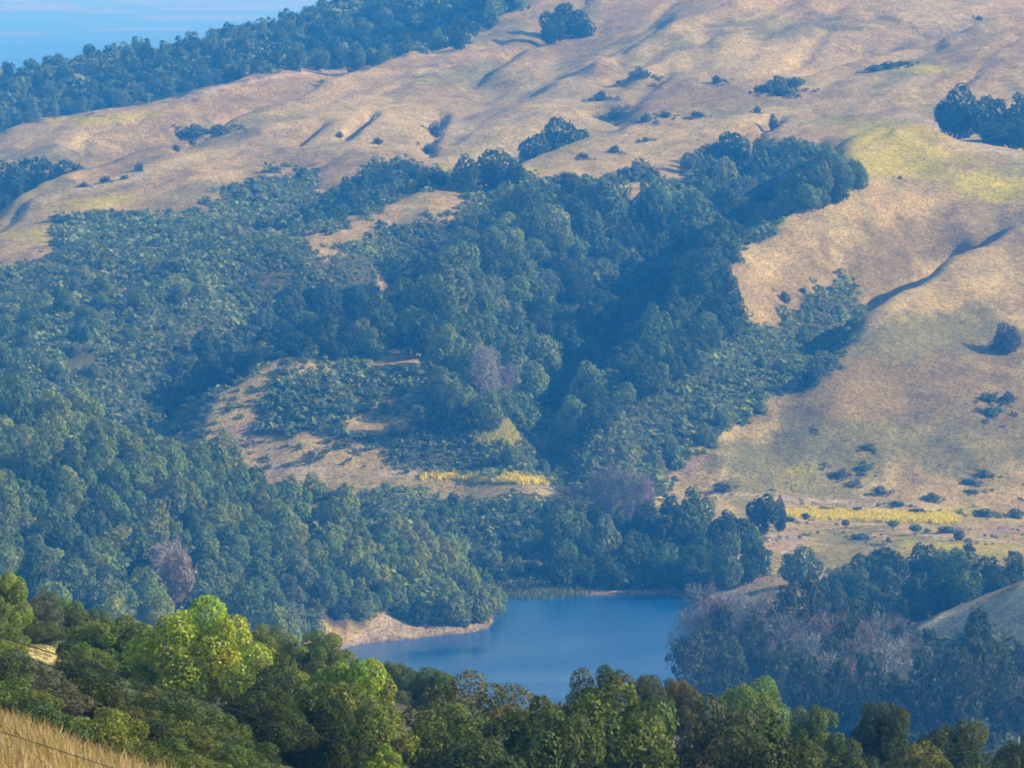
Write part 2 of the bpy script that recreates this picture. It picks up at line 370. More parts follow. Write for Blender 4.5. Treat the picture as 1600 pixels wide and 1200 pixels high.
GRASSY = [[(345, 605), (440, 572), (525, 560), (520, 585), (440, 592), (405, 640), (400, 680), (480, 672), (540, 690), (610, 700), (600, 730), (420, 722), (340, 690), (325, 655)], [(560, 566), (680, 532), (690, 560), (640, 585), (585, 580)], [(535, 660), (605, 625), (660, 650), (640, 668), (560, 690)], [(620, 682), (662, 678), (660, 692), (625, 694)],
          [(590, 420), (615, 425), (600, 455), (585, 450)], [(670, 395), (705, 395), (700, 408), (672, 410)], [(705, 672), (790, 640), (830, 655), (820, 690), (760, 695)], [(466, 374), (620, 306), (722, 280), (738, 326), (640, 356), (500, 402)], [(480, 265), (560, 250), (590, 262), (545, 312), (492, 318)], [(830, 262), (880, 285), (850, 292)],
          [(1130, 330), (1180, 300), (1200, 340), (1150, 380)], [(190, 100), (255, 95), (250, 115), (200, 118)]]
SHADEZ = [[(290, 600), (400, 510), (560, 465), (660, 450), (640, 520), (440, 562), (330, 612)], [(850, 440), (980, 430), (1060, 500), (990, 590), (900, 655), (850, 620)]]  # outlines of the shaded ravine and canyon face
jx, jy = gPX + 26 * nz3 + 10 * nz, gPY + 16 * nz3 + 8 * nz
def zone(px, py):
    b = np.zeros(np.shape(px), bool)
    for p in BRUSH:
        b |= in_poly(px, py, p)
    for p in GRASSY:
        b &= ~in_poly(px, py, p)
    return b
brushm = zone(jx, jy) & (gY > 1700)
mix(brushm * .85, scrub)
for q in SHADEZ: mix(in_poly(jx, jy, q) * (gY > 1900) * .9, np.array([.06, .06, .03]))  # shade of ravine and canyon painted into the ground colour
mix(in_poly(jx, jy, [(-200, 560), (0, 600), (400, 760), (700, 890), (772, 960), (760, 976), (640, 968), (600, 955), (540, 985), (460, 950), (400, 1010), (-200, 1010)]) * ((gY > 1300) & (gY < 1800)) * .9, litter)
mix(((gPX > 1060) & (gPY > 960) & (gY > 1200) & (gY < 1560) & ~in_poly(gPX, gPY, [(1425, 985), (1600, 925), (1700, 890), (1700, 1000), (1570, 1015), (1500, 960), (1440, 1000)])) * .85, litter)
KNOLL = [(1418, 992), (1440, 974), (1520, 946), (1600, 918), (1720, 870), (1720, 1010), (1600, 1012), (1530, 985), (1450, 1008)]
mix(in_poly(gPX + 8 * nz3, gPY + 6 * nz3, KNOLL) * ((gY > 1300) & (gY < 1520)) * .95, np.array([.74, .60, .30]))  # sunlight on the knoll painted in as a paler grass colour
# hidden slopes and viewpoint hill
mix(((gY > 440) & (gY < 1340)) * .7, greyg)
mix(((gY > 125) & (gY < 440)) * .75, scrub)
mix(blob(82, 1024, 52, 14, 5, 200, 440), pale)
mix(((gY < 122) & (gY > -50)) * .8, np.array([.42, .29, .13]))
# shore: a bare pale band just above the water
mix(((gZ < 1.5 + 1.2 * nz3) & (gZ > -1.5) & (gY > 1400) & (gY < 1800)) * .95, np.array([.50, .355, .225]))
mix(((gZ < 0.35 + .3 * nz3) & (gZ > -2) & (gY > 1400) & (gY < 1800)) * .8, np.array([.16, .115, .07]))
BLUFF = [(545, 1015), (560, 988), (596, 964), (640, 962), (690, 972), (778, 970), (778, 1000), (600, 1022)]
mix(in_poly(gPX + 10 * nz3, gPY + 7 * nz3, BLUFF) * ((gY > 1560) & (gY < 1700) & (gZ > .2)) * .92, np.array([.50, .395, .21]))
# tracks
TRACKS = [([(395, 732), (500, 740), (600, 744), (720, 749), (850, 754)], 1.5), ([(1130, 772), (1170, 776), (1250, 782), (1330, 787), (1400, 795)], 1.6), ([(1440, 836), (1520, 842), (1600, 850)], 1.6), ([(300, 153), (360, 135), (420, 122), (480, 114), (560, 112)], 1.3),
          ([(1170, 838), (1215, 838), (1250, 860), (1270, 890)], 1.3), ([(690, 80), (740, 60), (800, 40)], 1.2), ([(1455, 190), (1500, 216), (1560, 236), (1600, 246)], 2.4)]
for pl, w in TRACKS:
    pl = np.array(pl, float)
    t = np.linspace(0, len(pl) - 1, len(pl) * 6)
    Lp = ray(np.interp(t, np.arange(len(pl)), pl[:, 0]), np.interp(t, np.arange(len(pl)), pl[:, 1]), 1500)
    Lp = Lp[~np.isnan(Lp[:, 0])]
    dist = np.full(gX.shape, 1e9)
    for p, q in zip(Lp[:-1], Lp[1:]):
        if abs(p[1] - q[1]) > 60: continue
        i0, i1 = np.searchsorted(DD, [min(p[1], q[1]) - 12, max(p[1], q[1]) + 12])
        dd, _ = seg_dist(gX[i0:i1], gY[i0:i1], p[0], p[1], q[0], q[1])
        dist[i0:i1] = np.minimum(dist[i0:i1], dd)
    mix((1 - fr(dist, w * .6, w * 1.5)) * .85, np.array([.60, .46, .29]))
# far plain: fields, marsh, town and bay water
fn = fbm(gX / 700, gY / 2600, 61, 4)
farc = np.where((fn > 0.12)[..., None], np.array([.20, .165, .14]), np.where((fn < -0.2)[..., None], np.array([.07, .08, .09]), np.array([.09, .09, .075])))
col = col * (1 - far_t[..., None]) + farc * far_t[..., None]
col = np.clip(col * (1 + 0.30 * nz3[..., None]), 0.01, 0.8)

# ------------------------------------------------------------------ mesh and material helpers
def mesh_np(name, verts, faces, colors=None, smooth=False):
    """faces: (n,k) int array, all of k corners"""
    verts, faces = np.asarray(verts, np.float32), np.asarray(faces, np.int32)
    me = bpy.data.meshes.new(name)
    nf, k = faces.shape
    me.vertices.add(len(verts)); me.vertices.foreach_set('co', verts.ravel())
    me.loops.add(nf * k); me.loops.foreach_set('vertex_index', faces.ravel())
    me.polygons.add(nf)
    me.polygons.foreach_set('loop_start', np.arange(0, nf * k, k, dtype=np.int32))
    me.polygons.foreach_set('loop_total', np.full(nf, k, np.int32))
    if smooth:
        me.polygons.foreach_set('use_smooth', np.ones(nf, bool))
    if colors is not None:
        ca = me.color_attributes.new('tint', 'FLOAT_COLOR', 'POINT')
        c4 = np.ones((len(verts), 4), np.float32); c4[:, :3] = colors
        ca.data.foreach_set('color', c4.ravel())
    me.update(calc_edges=True)
    return me

def obj(name, me, mat=None, parent=None, label=None, cat=None, group=None, kind=None):
    o = bpy.data.objects.new(name, me)
    COL.objects.link(o)
    if mat is not None and not me.materials:
        me.materials.append(mat)
    if parent is not None: o.parent = parent
    if label: o['label'] = label
    if cat: o['category'] = cat
    if group: o['group'] = group
    if kind: o['kind'] = kind
    return o

def new_mat(name):
    m = bpy.data.materials.new(name); m.use_nodes = True
    nt = m.node_tree; nt.nodes.clear()
    out = nt.nodes.new('ShaderNodeOutputMaterial')
    return m, nt, out

def N(nt, t, **kw):
    nd = nt.nodes.new(t)
    for k, v in kw.items():
        if k in nd.inputs.keys(): nd.inputs[k].default_value = v
        else: setattr(nd, k, v)
    return nd

def mat_ground():
    m, nt, out = new_mat('ground_mat')
    L = nt.links.new
    at_ = N(nt, 'ShaderNodeAttribute', attribute_name='tint')
    tc = N(nt, 'ShaderNodeTexCoord')
    n1 = N(nt, 'ShaderNodeTexNoise', Scale=0.55, Detail=5.0, Roughness=0.7)
    n2 = N(nt, 'ShaderNodeTexNoise', Scale=0.09, Detail=6.0, Roughness=0.65)
    n3 = N(nt, 'ShaderNodeTexNoise', Scale=2.2, Detail=3.0, Roughness=0.7)
    mp = N(nt, 'ShaderNodeMapping'); mp.inputs['Scale'].default_value = (1, 0.45, 2.0)
    L(tc.outputs['Object'], mp.inputs['Vector'])
    for q in (n1, n2, n3): L(mp.outputs[0], q.inputs['Vector'])
    r1 = N(nt, 'ShaderNodeMapRange'); r1.inputs['From Min'].default_value = .28; r1.inputs['From Max'].default_value = .72; r1.inputs['To Min'].default_value = .55; r1.inputs['To Max'].default_value = 1.42
    r2 = N(nt, 'ShaderNodeMapRange'); r2.inputs['From Min'].default_value = .3; r2.inputs['From Max'].default_value = .7; r2.inputs['To Min'].default_value = .74; r2.inputs['To Max'].default_value = 1.24
    L(n1.outputs['Fac'], r1.inputs['Value']); L(n2.outputs['Fac'], r2.inputs['Value'])
    mu0 = N(nt, 'ShaderNodeMath', operation='MULTIPLY'); L(r1.outputs[0], mu0.inputs[0]); L(r2.outputs[0], mu0.inputs[1])
    n4 = N(nt, 'ShaderNodeTexNoise', Scale=1.25, Detail=2.0, Roughness=0.6); L(mp.outputs[0], n4.inputs['Vector'])
    r4 = N(nt, 'ShaderNodeMapRange'); r4.inputs['From Min'].default_value = .36; r4.inputs['From Max'].default_value = .52; r4.inputs['To Min'].default_value = .52; r4.inputs['To Max'].default_value = 1.08
    L(n4.outputs['Fac'], r4.inputs['Value'])
    mu = N(nt, 'ShaderNodeMath', operation='MULTIPLY'); L(mu0.outputs[0], mu.inputs[0]); L(r4.outputs[0], mu.inputs[1])
    vm = N(nt, 'ShaderNodeVectorMath', operation='SCALE'); L(at_.outputs['Color'], vm.inputs[0]); L(mu.outputs[0], vm.inputs['Scale'])
    b = N(nt, 'ShaderNodeBsdfPrincipled', Roughness=0.95); b.inputs['Specular IOR Level'].default_value = 0.1
    L(vm.outputs[0], b.inputs['Base Color'])
    ad = N(nt, 'ShaderNodeMath', operation='ADD'); L(n1.outputs['Fac'], ad.inputs[0]); L(n3.outputs['Fac'], ad.inputs[1])
    bp = N(nt, 'ShaderNodeBump', Strength=1.0, Distance=0.9); L(ad.outputs[0], bp.inputs['Height']); L(bp.outputs[0], b.inputs['Normal'])
    L(b.outputs[0], out.inputs['Surface'])
    return m

def mat_leaf(name, rough=0.6, trans=0.3, spec=0.3):
    m, nt, out = new_mat(name)
    L = nt.links.new
    a = N(nt, 'ShaderNodeAttribute', attribute_name='tint')
    oi = N(nt, 'ShaderNodeObjectInfo')
    mu = N(nt, 'ShaderNodeVectorMath', operation='MULTIPLY')
    L(a.outputs['Color'], mu.inputs[0]); L(oi.outputs['Color'], mu.inputs[1])
    b = N(nt, 'ShaderNodeBsdfPrincipled', Roughness=rough); b.inputs['Specular IOR Level'].default_value = spec
    L(mu.outputs[0], b.inputs['Base Color'])
    t = N(nt, 'ShaderNodeBsdfTranslucent')
    br = N(nt, 'ShaderNodeVectorMath', operation='MULTIPLY'); br.inputs[1].default_value = (1.5, 1.5, 0.7)
    L(mu.outputs[0], br.inputs[0]); L(br.outputs[0], t.inputs['Color'])
    mx = N(nt, 'ShaderNodeMixShader', Fac=trans); L(b.outputs[0], mx.inputs[1]); L(t.outputs[0], mx.inputs[2])
    L(mx.outputs[0], out.inputs['Surface'])
    return m

def mat_bark():
    m, nt, out = new_mat('bark_mat')
    L = nt.links.new
    oi = N(nt, 'ShaderNodeObjectInfo')
    n1 = N(nt, 'ShaderNodeTexNoise', Scale=6.0, Detail=4.0)
    cr = N(nt, 'ShaderNodeMapRange'); cr.inputs['To Min'].default_value = .5; cr.inputs['To Max'].default_value = 1.4
    L(n1.outputs['Fac'], cr.inputs['Value'])
    vm = N(nt, 'ShaderNodeVectorMath', operation='SCALE'); L(oi.outputs['Color'], vm.inputs[0]); L(cr.outputs[0], vm.inputs['Scale'])
    b = N(nt, 'ShaderNodeBsdfPrincipled', Roughness=0.9); L(vm.outputs[0], b.inputs['Base Color'])
    L(b.outputs[0], out.inputs['Surface'])
    return m

def mat_water():
    m, nt, out = new_mat('water_mat')
    L = nt.links.new
    tc = N(nt, 'ShaderNodeTexCoord')
    n1 = N(nt, 'ShaderNodeTexNoise', Scale=1.6, Detail=4.0, Roughness=0.6)
    n2 = N(nt, 'ShaderNodeTexNoise', Scale=0.03, Detail=4.0)
    mp = N(nt, 'ShaderNodeMapping'); mp.inputs['Scale'].default_value = (0.7, 1.0, 1)
    mp2 = N(nt, 'ShaderNodeMapping'); mp2.inputs['Scale'].default_value = (0.8, 0.9, 1)
    L(tc.outputs['Object'], mp.inputs['Vector']); L(mp.outputs[0], n1.inputs['Vector']); L(tc.outputs['Object'], mp2.inputs['Vector']); L(mp2.outputs[0], n2.inputs['Vector'])
    mr = N(nt, 'ShaderNodeMapRange'); mr.inputs['From Min'].default_value = .35; mr.inputs['From Max'].default_value = .65; mr.inputs['To Min'].default_value = .12; mr.inputs['To Max'].default_value = .9
    L(n2.outputs['Fac'], mr.inputs['Value'])
    bp = N(nt, 'ShaderNodeBump', Distance=0.16); L(mr.outputs[0], bp.inputs['Strength']); L(n1.outputs['Fac'], bp.inputs['Height'])
    b = N(nt, 'ShaderNodeBsdfPrincipled', Roughness=0.12, IOR=1.33)
    b.inputs['Base Color'].default_value = (0.0, 0.10, 0.26, 1); b.inputs['Specular IOR Level'].default_value = 0.25
    L(bp.outputs[0], b.inputs['Normal']); L(b.outputs[0], out.inputs['Surface'])
    return m

def mat_plain(name, c, rough=0.8):
    m, nt, out = new_mat(name)
    b = N(nt, 'ShaderNodeBsdfPrincipled', Roughness=rough)
    n1 = N(nt, 'ShaderNodeTexNoise', Scale=3.0, Detail=3.0)
    cr = N(nt, 'ShaderNodeMapRange'); cr.inputs['To Min'].default_value = .7; cr.inputs['To Max'].default_value = 1.3
    nt.links.new(n1.outputs['Fac'], cr.inputs['Value'])
    vm = N(nt, 'ShaderNodeVectorMath', operation='SCALE'); vm.inputs[0].default_value = c
    nt.links.new(cr.outputs[0], vm.inputs['Scale']); nt.links.new(vm.outputs[0], b.inputs['Base Color'])
    nt.links.new(b.outputs[0], out.inputs['Surface'])
    return m

M_GROUND, M_BARK, M_WATER = mat_ground(), mat_bark(), mat_water()
M_LEAF = mat_leaf('leaf_mat', 0.7, 0.25, 0.12)
M_GLOSSY = mat_leaf('glossy_leaf_mat', 0.45, 0.4, 0.35)
M_TWIG = mat_leaf('twig_mat', 0.9, 0.05, 0.1)

# ground sheet
nr, nc = gX.shape
idx = np.arange(nr * nc).reshape(nr, nc)
quads = np.stack([idx[:-1, :-1], idx[:-1, 1:], idx[1:, 1:], idx[1:, :-1]], -1).reshape(-1, 4)
g_me = mesh_np('ground', np.stack([gX, gY, gZ], -1).reshape(-1, 3), quads, col.reshape(-1, 3), smooth=True)
obj('ground', g_me, M_GROUND, kind='structure')
# reservoir
wx = np.array([[-140, 1360, 0], [110, 1360, 0], [150, 1770, 0], [-60, 1800, 0], [-140, 1700, 0]], float)
obj('water', mesh_np('water', wx, np.array([[0, 1, 2, 3, 4]])), M_WATER, kind='structure')

# ------------------------------------------------------------------ plant meshes
def unit(v):
    return v / np.maximum(np.linalg.norm(v, axis=-1, keepdims=True), 1e-9)

def leaf_quads(P, Nrm, size, r, aspect=0.75):
    """quads at P facing Nrm"""
    k = len(P)
    t = unit(np.cross(Nrm, r.normal(size=(k, 3))))
    b = np.cross(Nrm, t)
    s = (size * r.uniform(.6, 1.35, k))[:, None]
    V = np.stack([P - t * s - b * s * aspect * .35, P - b * s * aspect + t * s * .15, P + t * s + b * s * aspect * .25, P + b * s * aspect - t * s * .1], 1)
    return V.reshape(-1, 3), np.arange(k * 4).reshape(k, 4)

def lobes_crown(seed, nl, nleaf, size, zr=0.85, flat=0.0, top=0.0, spread=0.62, lr=(.26, .42), jitter=.75, hue=0.10, vary=.35):
    """crown of overlapping lobes; unit half width 1, from z=0 up"""
    r = np.random.default_rng(seed)
    d = unit(r.normal(size=(nl * 4, 3)))
    d = d[d[:, 2] > -0.45][:nl]
    rad = r.uniform(*lr, len(d))
    c = d * (spread * r.uniform(.75, 1.12, len(d)))[:, None]
    wz = 1 - top * np.clip(c[:, 2:3], 0, 1)
    c[:, :2] *= wz
    c = np.vstack([c, [[0, 0, 0.05]], r.normal(size=(3, 3)) * .18]); rad = np.r_[rad, .5, .4, .4, .4]
    nl = len(c)
    w = rad ** 2 / (rad ** 2).sum()
    li = r.choice(nl, int(nleaf * 1.9), p=w)
    dr = unit(r.normal(size=(len(li), 3)))
    dep = 1 - 0.28 * r.random(len(li)) ** 2
    P = c[li] + dr * (rad[li] * dep)[:, None]
    dist = np.linalg.norm(P[:, None, :] - c[None], axis=2) / rad[None]
    dist[np.arange(len(li)), li] = 2
    keep = dist.min(1) > 0.86
    P, dr, li = P[keep][:nleaf], dr[keep][:nleaf], li[keep][:nleaf]
    nrm = unit(dr + jitter * r.normal(size=dr.shape) * .5 + np.array([0, 0, .12]))
    nk = nleaf // 6
    core = unit(r.normal(size=(nk, 3))) * (r.random((nk, 1)) ** .5) * np.array([.60, .60, .55])
    cn = unit(core + r.normal(size=core.shape) * .2)
    P, nrm = np.vstack([P, core]), np.vstack([nrm, cn])
    li = np.r_[li, np.full(nk, nl - 1)]
    big = np.r_[np.ones(len(P) - nk), np.full(nk, max(1.0, 2.4 * (nk / 60) ** -.5 * .11 / size) if size < .2 else 1.2)]
    V, Fc = leaf_quads(P, nrm, size * big, r)
    V[:, 2] = (V[:, 2] + .62) / 1.62 * 1.9 * zr
    lobe_t = 1 + r.normal(size=nl) * hue
    warm = r.normal(size=nl) * hue * .6
    tint = np.stack([lobe_t + warm, lobe_t, lobe_t - warm], 1)[li] * r.uniform(1 - vary, 1 + vary, len(li))[:, None]
    return V, Fc, np.repeat(np.clip(tint, .2, 2), 4, 0)

def tube(p0, p1, r0, r1, sides=6):
    p0, p1 = np.array(p0, float), np.array(p1, float)
    ax = unit((p1 - p0)[None])[0]
    u = unit(np.cross(ax, [0.31, .77, .2])[None])[0]
    w = np.cross(ax, u)
    a = np.arange(sides) / sides * 2 * math.pi
    ring = np.cos(a)[:, None] * u + np.sin(a)[:, None] * w
    V = np.vstack([p0 + ring * r0, p1 + ring * r1])
    Fc = np.array([[i, (i + 1) % sides, sides + (i + 1) % sides, sides + i] for i in range(sides)])
    return V, Fc

def join(parts):
    V, Fc, o = [], [], 0
    for v, f in parts:
        V.append(v); Fc.append(f + o); o += len(v)
    return np.vstack(V), np.vstack(Fc)

def trunk_mesh(seed, h=1.0, limbs=5, r0=.09, spread=.55, z0=.25):
    r = np.random.default_rng(seed)
    lean = r.normal(size=2) * .05
    mid = np.array([lean[0], lean[1], h * .5]); topp = np.array([lean[0] * 2, lean[1] * 2, h * .95])
    ps = [tube((0, 0, -.12), mid, r0, r0 * .7), tube(mid, topp, r0 * .7, r0 * .2)]
    for i in range(limbs):
        a = i / limbs * 6.28 + r.uniform(-.4, .4)
        s = np.array([lean[0], lean[1], h * r.uniform(z0, .6)])
        e = s + np.array([math.cos(a) * spread, math.sin(a) * spread, h * r.uniform(.2, .45)]) * r.uniform(.7, 1.1)
        m_ = (s + e) / 2 + np.array([0, 0, -.03])
        ps += [tube(s, m_, r0 * .5, r0 * .35, 5), tube(m_, e, r0 * .35, r0 * .1, 5)]
    V, Fc = join(ps)
    return mesh_np('trunk', V, Fc, None, True)

def pine_crown(seed, nleaf=1500):
    """broad uneven pine: flattened needle pads on rising boughs, unit half width 1 and height about 2.6"""
    r = np.random.default_rng(seed)
    Ps, Ns, Ts = [], [], []
    H = 2.7
    pads = 26
    for i in range(pads):
        z = H * (0.30 + .68 * (i / pads) ** .9)
        prof = 0.95 * (1 - ((z / H - .42) / .66) ** 2) if z / H > .42 else .95 * (z / H / .42) ** .6
        a = i * 2.4 + r.uniform(-.5, .5)
        rr = max(prof, .12) * r.uniform(.35, .85)
        c = np.array([math.cos(a) * rr, math.sin(a) * rr, z])
        ra = r.uniform(.22, .40) * (1.0 if i < pads - 4 else .75)
        k = int(nleaf / pads)
        d = unit(r.normal(size=(k, 3)))
        Ps.append(c + d * np.array([ra, ra, ra * .62]) * (1 - .4 * r.random((k, 1)) ** 2))
        Ns.append(unit(d + r.normal(size=d.shape) * .55 + [0, 0, .2]))
        Ts.append(np.repeat(1 + r.normal() * .12, k) * r.uniform(.7, 1.3, k))
    P, Nn, T = np.vstack(Ps), np.vstack(Ns), np.concatenate(Ts)
    V, Fc = leaf_quads(P, Nn, .075, r, .4)
    return V, Fc, np.repeat(np.stack([T, T, T], 1), 4, 0)

def dead_crown(seed, nt=3400, H=2.5, up=.35, wid=1.0, rust=.25, low=.30):
    """bare tree: boughs rising off the trunk and fine twigs all round them, rounded top, some rusty sprays"""
    r = np.random.default_rng(seed)
    Ps, Ds, Ls, Cs, Ws = [], [], [], [], []
    nb = 46
    for i in range(nb):
        f = i / (nb - 1)
        z = H * (low + (.97 - low) * f)
        a = i * 2.39996 + r.uniform(-.5, .5)
        prof = wid * math.sqrt(max(.02, 1 - ((f - .48) / .60) ** 2)) * r.uniform(.55, 1.05)
        e = np.array([math.cos(a) * prof, math.sin(a) * prof, z])
        s = np.array([0, 0, max(.15 * H, z - up * H * r.uniform(.4, .9) * prof)])
        k = nt // nb
        t = (1 - .75 * r.random(k) ** 1.4)[:, None]
        base_ = s + (e - s) * t + r.normal(size=(k, 3)) * .07
        d = unit(unit((e - s)[None]) * .5 + r.normal(size=(k, 3)) * .8 + [0, 0, .3])
        Ps.append(base_); Ds.append(d); Ls.append(r.uniform(.07, .20, k)); Ws.append(np.full(k, .011))
        Cs.append(np.tile([1.15, .82, .68] if r.random() < rust else [1, .95, .97], (k, 1)) * r.uniform(.65, 1.3, (k, 1)))
        Ps.append(s[None]); Ds.append(unit((e - s)[None])); Ls.append(np.array([np.linalg.norm(e - s)])); Cs.append(np.ones((1, 3)) * .85); Ws.append([.022])
    P, D, Ln, Cc = np.vstack(Ps), np.vstack(Ds), np.concatenate(Ls)[:, None], np.vstack(Cs)
    w = unit(np.cross(D, r.normal(size=D.shape))) * np.concatenate(Ws)[:, None]
    V = np.stack([P - w, P + w, P + D * Ln], 1).reshape(-1, 3)
    return V, np.arange(len(V)).reshape(-1, 3), np.repeat(Cc, 3, 0)

def crown_mesh(name, data, mat):
    me = mesh_np(name, *data)
    me.materials.append(mat)
    return me

def stock(name, fn, n_, mat):
    return [crown_mesh(name, fn(i), mat) for i in range(n_)]

OAK = stock('oak_crown', lambda i: lobes_crown(100 + i, 26, 2400, .062, zr=.80, lr=(.2, .38), spread=.66, vary=.16, hue=.08), 7, M_LEAF)
BAY = stock('bay_crown', lambda i: lobes_crown(200 + i, 26, 2400, .060, zr=.95, top=.12, lr=(.18, .36), spread=.68, vary=.16, hue=.08), 7, M_LEAF)
PINE = stock('pine_crown', lambda i: pine_crown(300 + i, 1700), 5, M_LEAF)
DEAD = stock('dead_crown', lambda i: dead_crown(400 + i, low=.42, nt=4200, rust=[.0, .25, .08, .0][i]), 4, M_TWIG)
BARE = stock('bare_crown', lambda i: dead_crown(450 + i, nt=3600, H=1.9, up=.4, rust=0, low=.18), 3, M_TWIG)
TR = [trunk_mesh(i) for i in range(4)]
TRP = [trunk_mesh(20 + i, h=2.6, limbs=9, r0=.06, spread=.6, z0=.3) for i in range(3)]
SHRUB = stock('shrub_foliage', lambda i: lobes_crown(500 + i, 10, 420, .13, zr=.62, lr=(.3, .45)), 5, M_LEAF)
F_MAPLE = stock('maple_crown', lambda i: lobes_crown(600 + i, 60, 26000, .0225, zr=.92, lr=(.12, .28), spread=.76, jitter=1.3, hue=.16, vary=.6), 3, M_GLOSSY)
F_OAK = stock('oak_crown', lambda i: lobes_crown(620 + i, 64, 24000, .020, zr=.80, lr=(.11, .27), spread=.78, jitter=1.0, hue=.16, vary=.5), 4, M_LEAF)
F_GREY = [crown_mesh('willow_crown', lobes_crown(640, 64, 20000, .020, zr=.95, lr=(.08, .26), spread=.82, jitter=1.8, hue=.14, vary=.6), M_LEAF)]
F_BUSH = stock('bush_foliage', lambda i: lobes_crown(660 + i, 40, 8000, .029, zr=.62, lr=(.13, .32), spread=.72, jitter=1.0, hue=.16, vary=.5), 5, M_LEAF)
F_STEM = [trunk_mesh(40 + i, h=.8, limbs=8, r0=.035, spread=.6, z0=.05) for i in range(2)]
def lift(data, z0, k):
    V, Fc, T = data
    V = V.copy(); V[:, 2] = z0 + V[:, 2] * k
    return V, Fc, T
OAKT = stock('oak_crown', lambda i: lift(lobes_crown(130 + i, 20, 1500, .085, zr=.80), .55, .75), 4, M_LEAF)
for me in TR + TRP + F_STEM:
    me.materials.append(M_BARK)

REG = []          # every planted thing, for labels: dict(o, px, py, region, kind phrase, tone, ...)
def plant(name, cat, P, half_w, hz, crowns, trunks, tone, trunk_tone=(.12, .09, .07), crown_name='crown', group=None, meta=None, lift_by=0.0, squash=1.0):
    """an Empty at the base with trunk and crown"""
    e = bpy.data.objects.new(name, None)
    COL.objects.link(e)
    e.empty_display_size = 0.3
    e.location = P
    e.scale = (half_w, half_w, hz)
    e.rotation_euler = (0, 0, random.uniform(0, 6.28))
    c = obj(crown_name, random.choice(crowns), None, e)
    c.color = (*tone, 1)
    c.location.z = lift_by
    c.scale = (random.uniform(.9, 1.12), random.uniform(.9, 1.12), squash)
    if trunks:
        t = obj('trunk' if 'bush' not in name else 'stem', random.choice(trunks), None, e)
        t.color = (*trunk_tone, 1)
    e['category'] = cat
    if group: e['group'] = group
    if meta is not None:
        meta.update(o=e, p=P, r=half_w)
        REG.append(meta)
    return e

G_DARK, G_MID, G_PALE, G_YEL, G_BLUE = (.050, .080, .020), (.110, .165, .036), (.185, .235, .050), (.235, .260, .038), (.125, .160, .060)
def tone_of(c, j=.18):
    k = 1 + random.uniform(-j, j)
    return tuple(max(.005, q * k * (1 + random.uniform(-.07, .07))) for q in c)

OCC = np.zeros((300, 400), np.float32) + 1e9      # nearest crown seen at each 4 x 4 photo pixels
def stamp(px, py, rx, ry, d, write=True, floor=.12):
    """share of an ellipse that no nearer crown covers; trees are offered from near to far"""
    x0, x1 = int(max(0, (px - rx) // 4)), int(min(399, (px + rx) // 4))
    y0, y1 = int(max(0, (py - ry) // 4)), int(min(299, (py + ry) // 4))
    if x1 < x0 or y1 < y0: return 0.0
    yy, xx = np.mgrid[y0:y1 + 1, x0:x1 + 1]
    m = (((xx * 4 + 2 - px) / rx) ** 2 + ((yy * 4 + 2 - py) / ry) ** 2) <= 1
    if not m.any(): return 0.0
    free = (OCC[y0:y1 + 1, x0:x1 + 1] > d - 6) & m
    s = free.sum() / m.sum()
    if write and s > floor:
        sub = OCC[y0:y1 + 1, x0:x1 + 1]; sub[m] = np.minimum(sub[m], d)
    return s

def scatter(poly, d0, d1, n_try, wid, hratio, gap=.72, seed=0, minz=.6, avoid=(), jitter_edge=10, taken=None):
    """ground spots whose crown middle projects into poly; returns list (P, half width, height)"""
    r = np.random.default_rng(seed)
    poly = np.asarray(poly, float)
    d = r.uniform(d0, d1, n_try)
    px = r.uniform(poly[:, 0].min() - 20, poly[:, 0].max() + 20, n_try)
    X = (px - 800) / F * d
    Z = height(X, d)
    hw = r.uniform(*wid, n_try)
    hh = hw * 2 * hratio * r.uniform(.75, 1.3, n_try)
    P = np.stack([X, d, Z], 1)
    cx, cyy = project(P + np.stack([0 * hh, 0 * hh, hh * .55], 1))
    ok = in_poly(cx + r.normal(size=n_try) * jitter_edge * .5, cyy + r.normal(size=n_try) * jitter_edge * .5, poly) & (Z > minz)
    for a in avoid:
        bx, by = project(P)
        ok &= ~in_poly(bx, by, a)
    ok[ok] = visible((P + np.stack([0 * hh, 0 * hh, hh * .9], 1))[ok])
    out = [] if taken is None else taken
    res = []
    m_ = len(out)
    T = np.zeros((m_ + int(ok.sum()) + 1, 3))
    for k, q in enumerate(out): T[k] = (q[0][0], q[0][1], q[1])
    for i in np.flatnonzero(ok):
        t = T[:m_]
        if ((P[i, 0] - t[:, 0]) ** 2 + ((P[i, 1] - t[:, 1]) * .8) ** 2 > (gap * (hw[i] + t[:, 2])) ** 2).all():
            out.append((P[i], hw[i], hh[i])); res.append((P[i], hw[i], hh[i]))
            T[m_] = (P[i, 0], P[i, 1], hw[i]); m_ += 1
    return res
TAKEN = []

# ------------------------------------------------------------------ named single trees (photo px of crown middle, crown top, width px, ground px)
def top_of(me):
    a = np.empty(len(me.vertices) * 3, np.float32); me.vertices.foreach_get('co', a)
    return float(np.percentile(a[2::3], 99.7))
UNIT = {}
def unit_h(crowns):
    k = crowns[0].name
    if k not in UNIT: UNIT[k] = top_of(crowns[0])
    return UNIT[k]

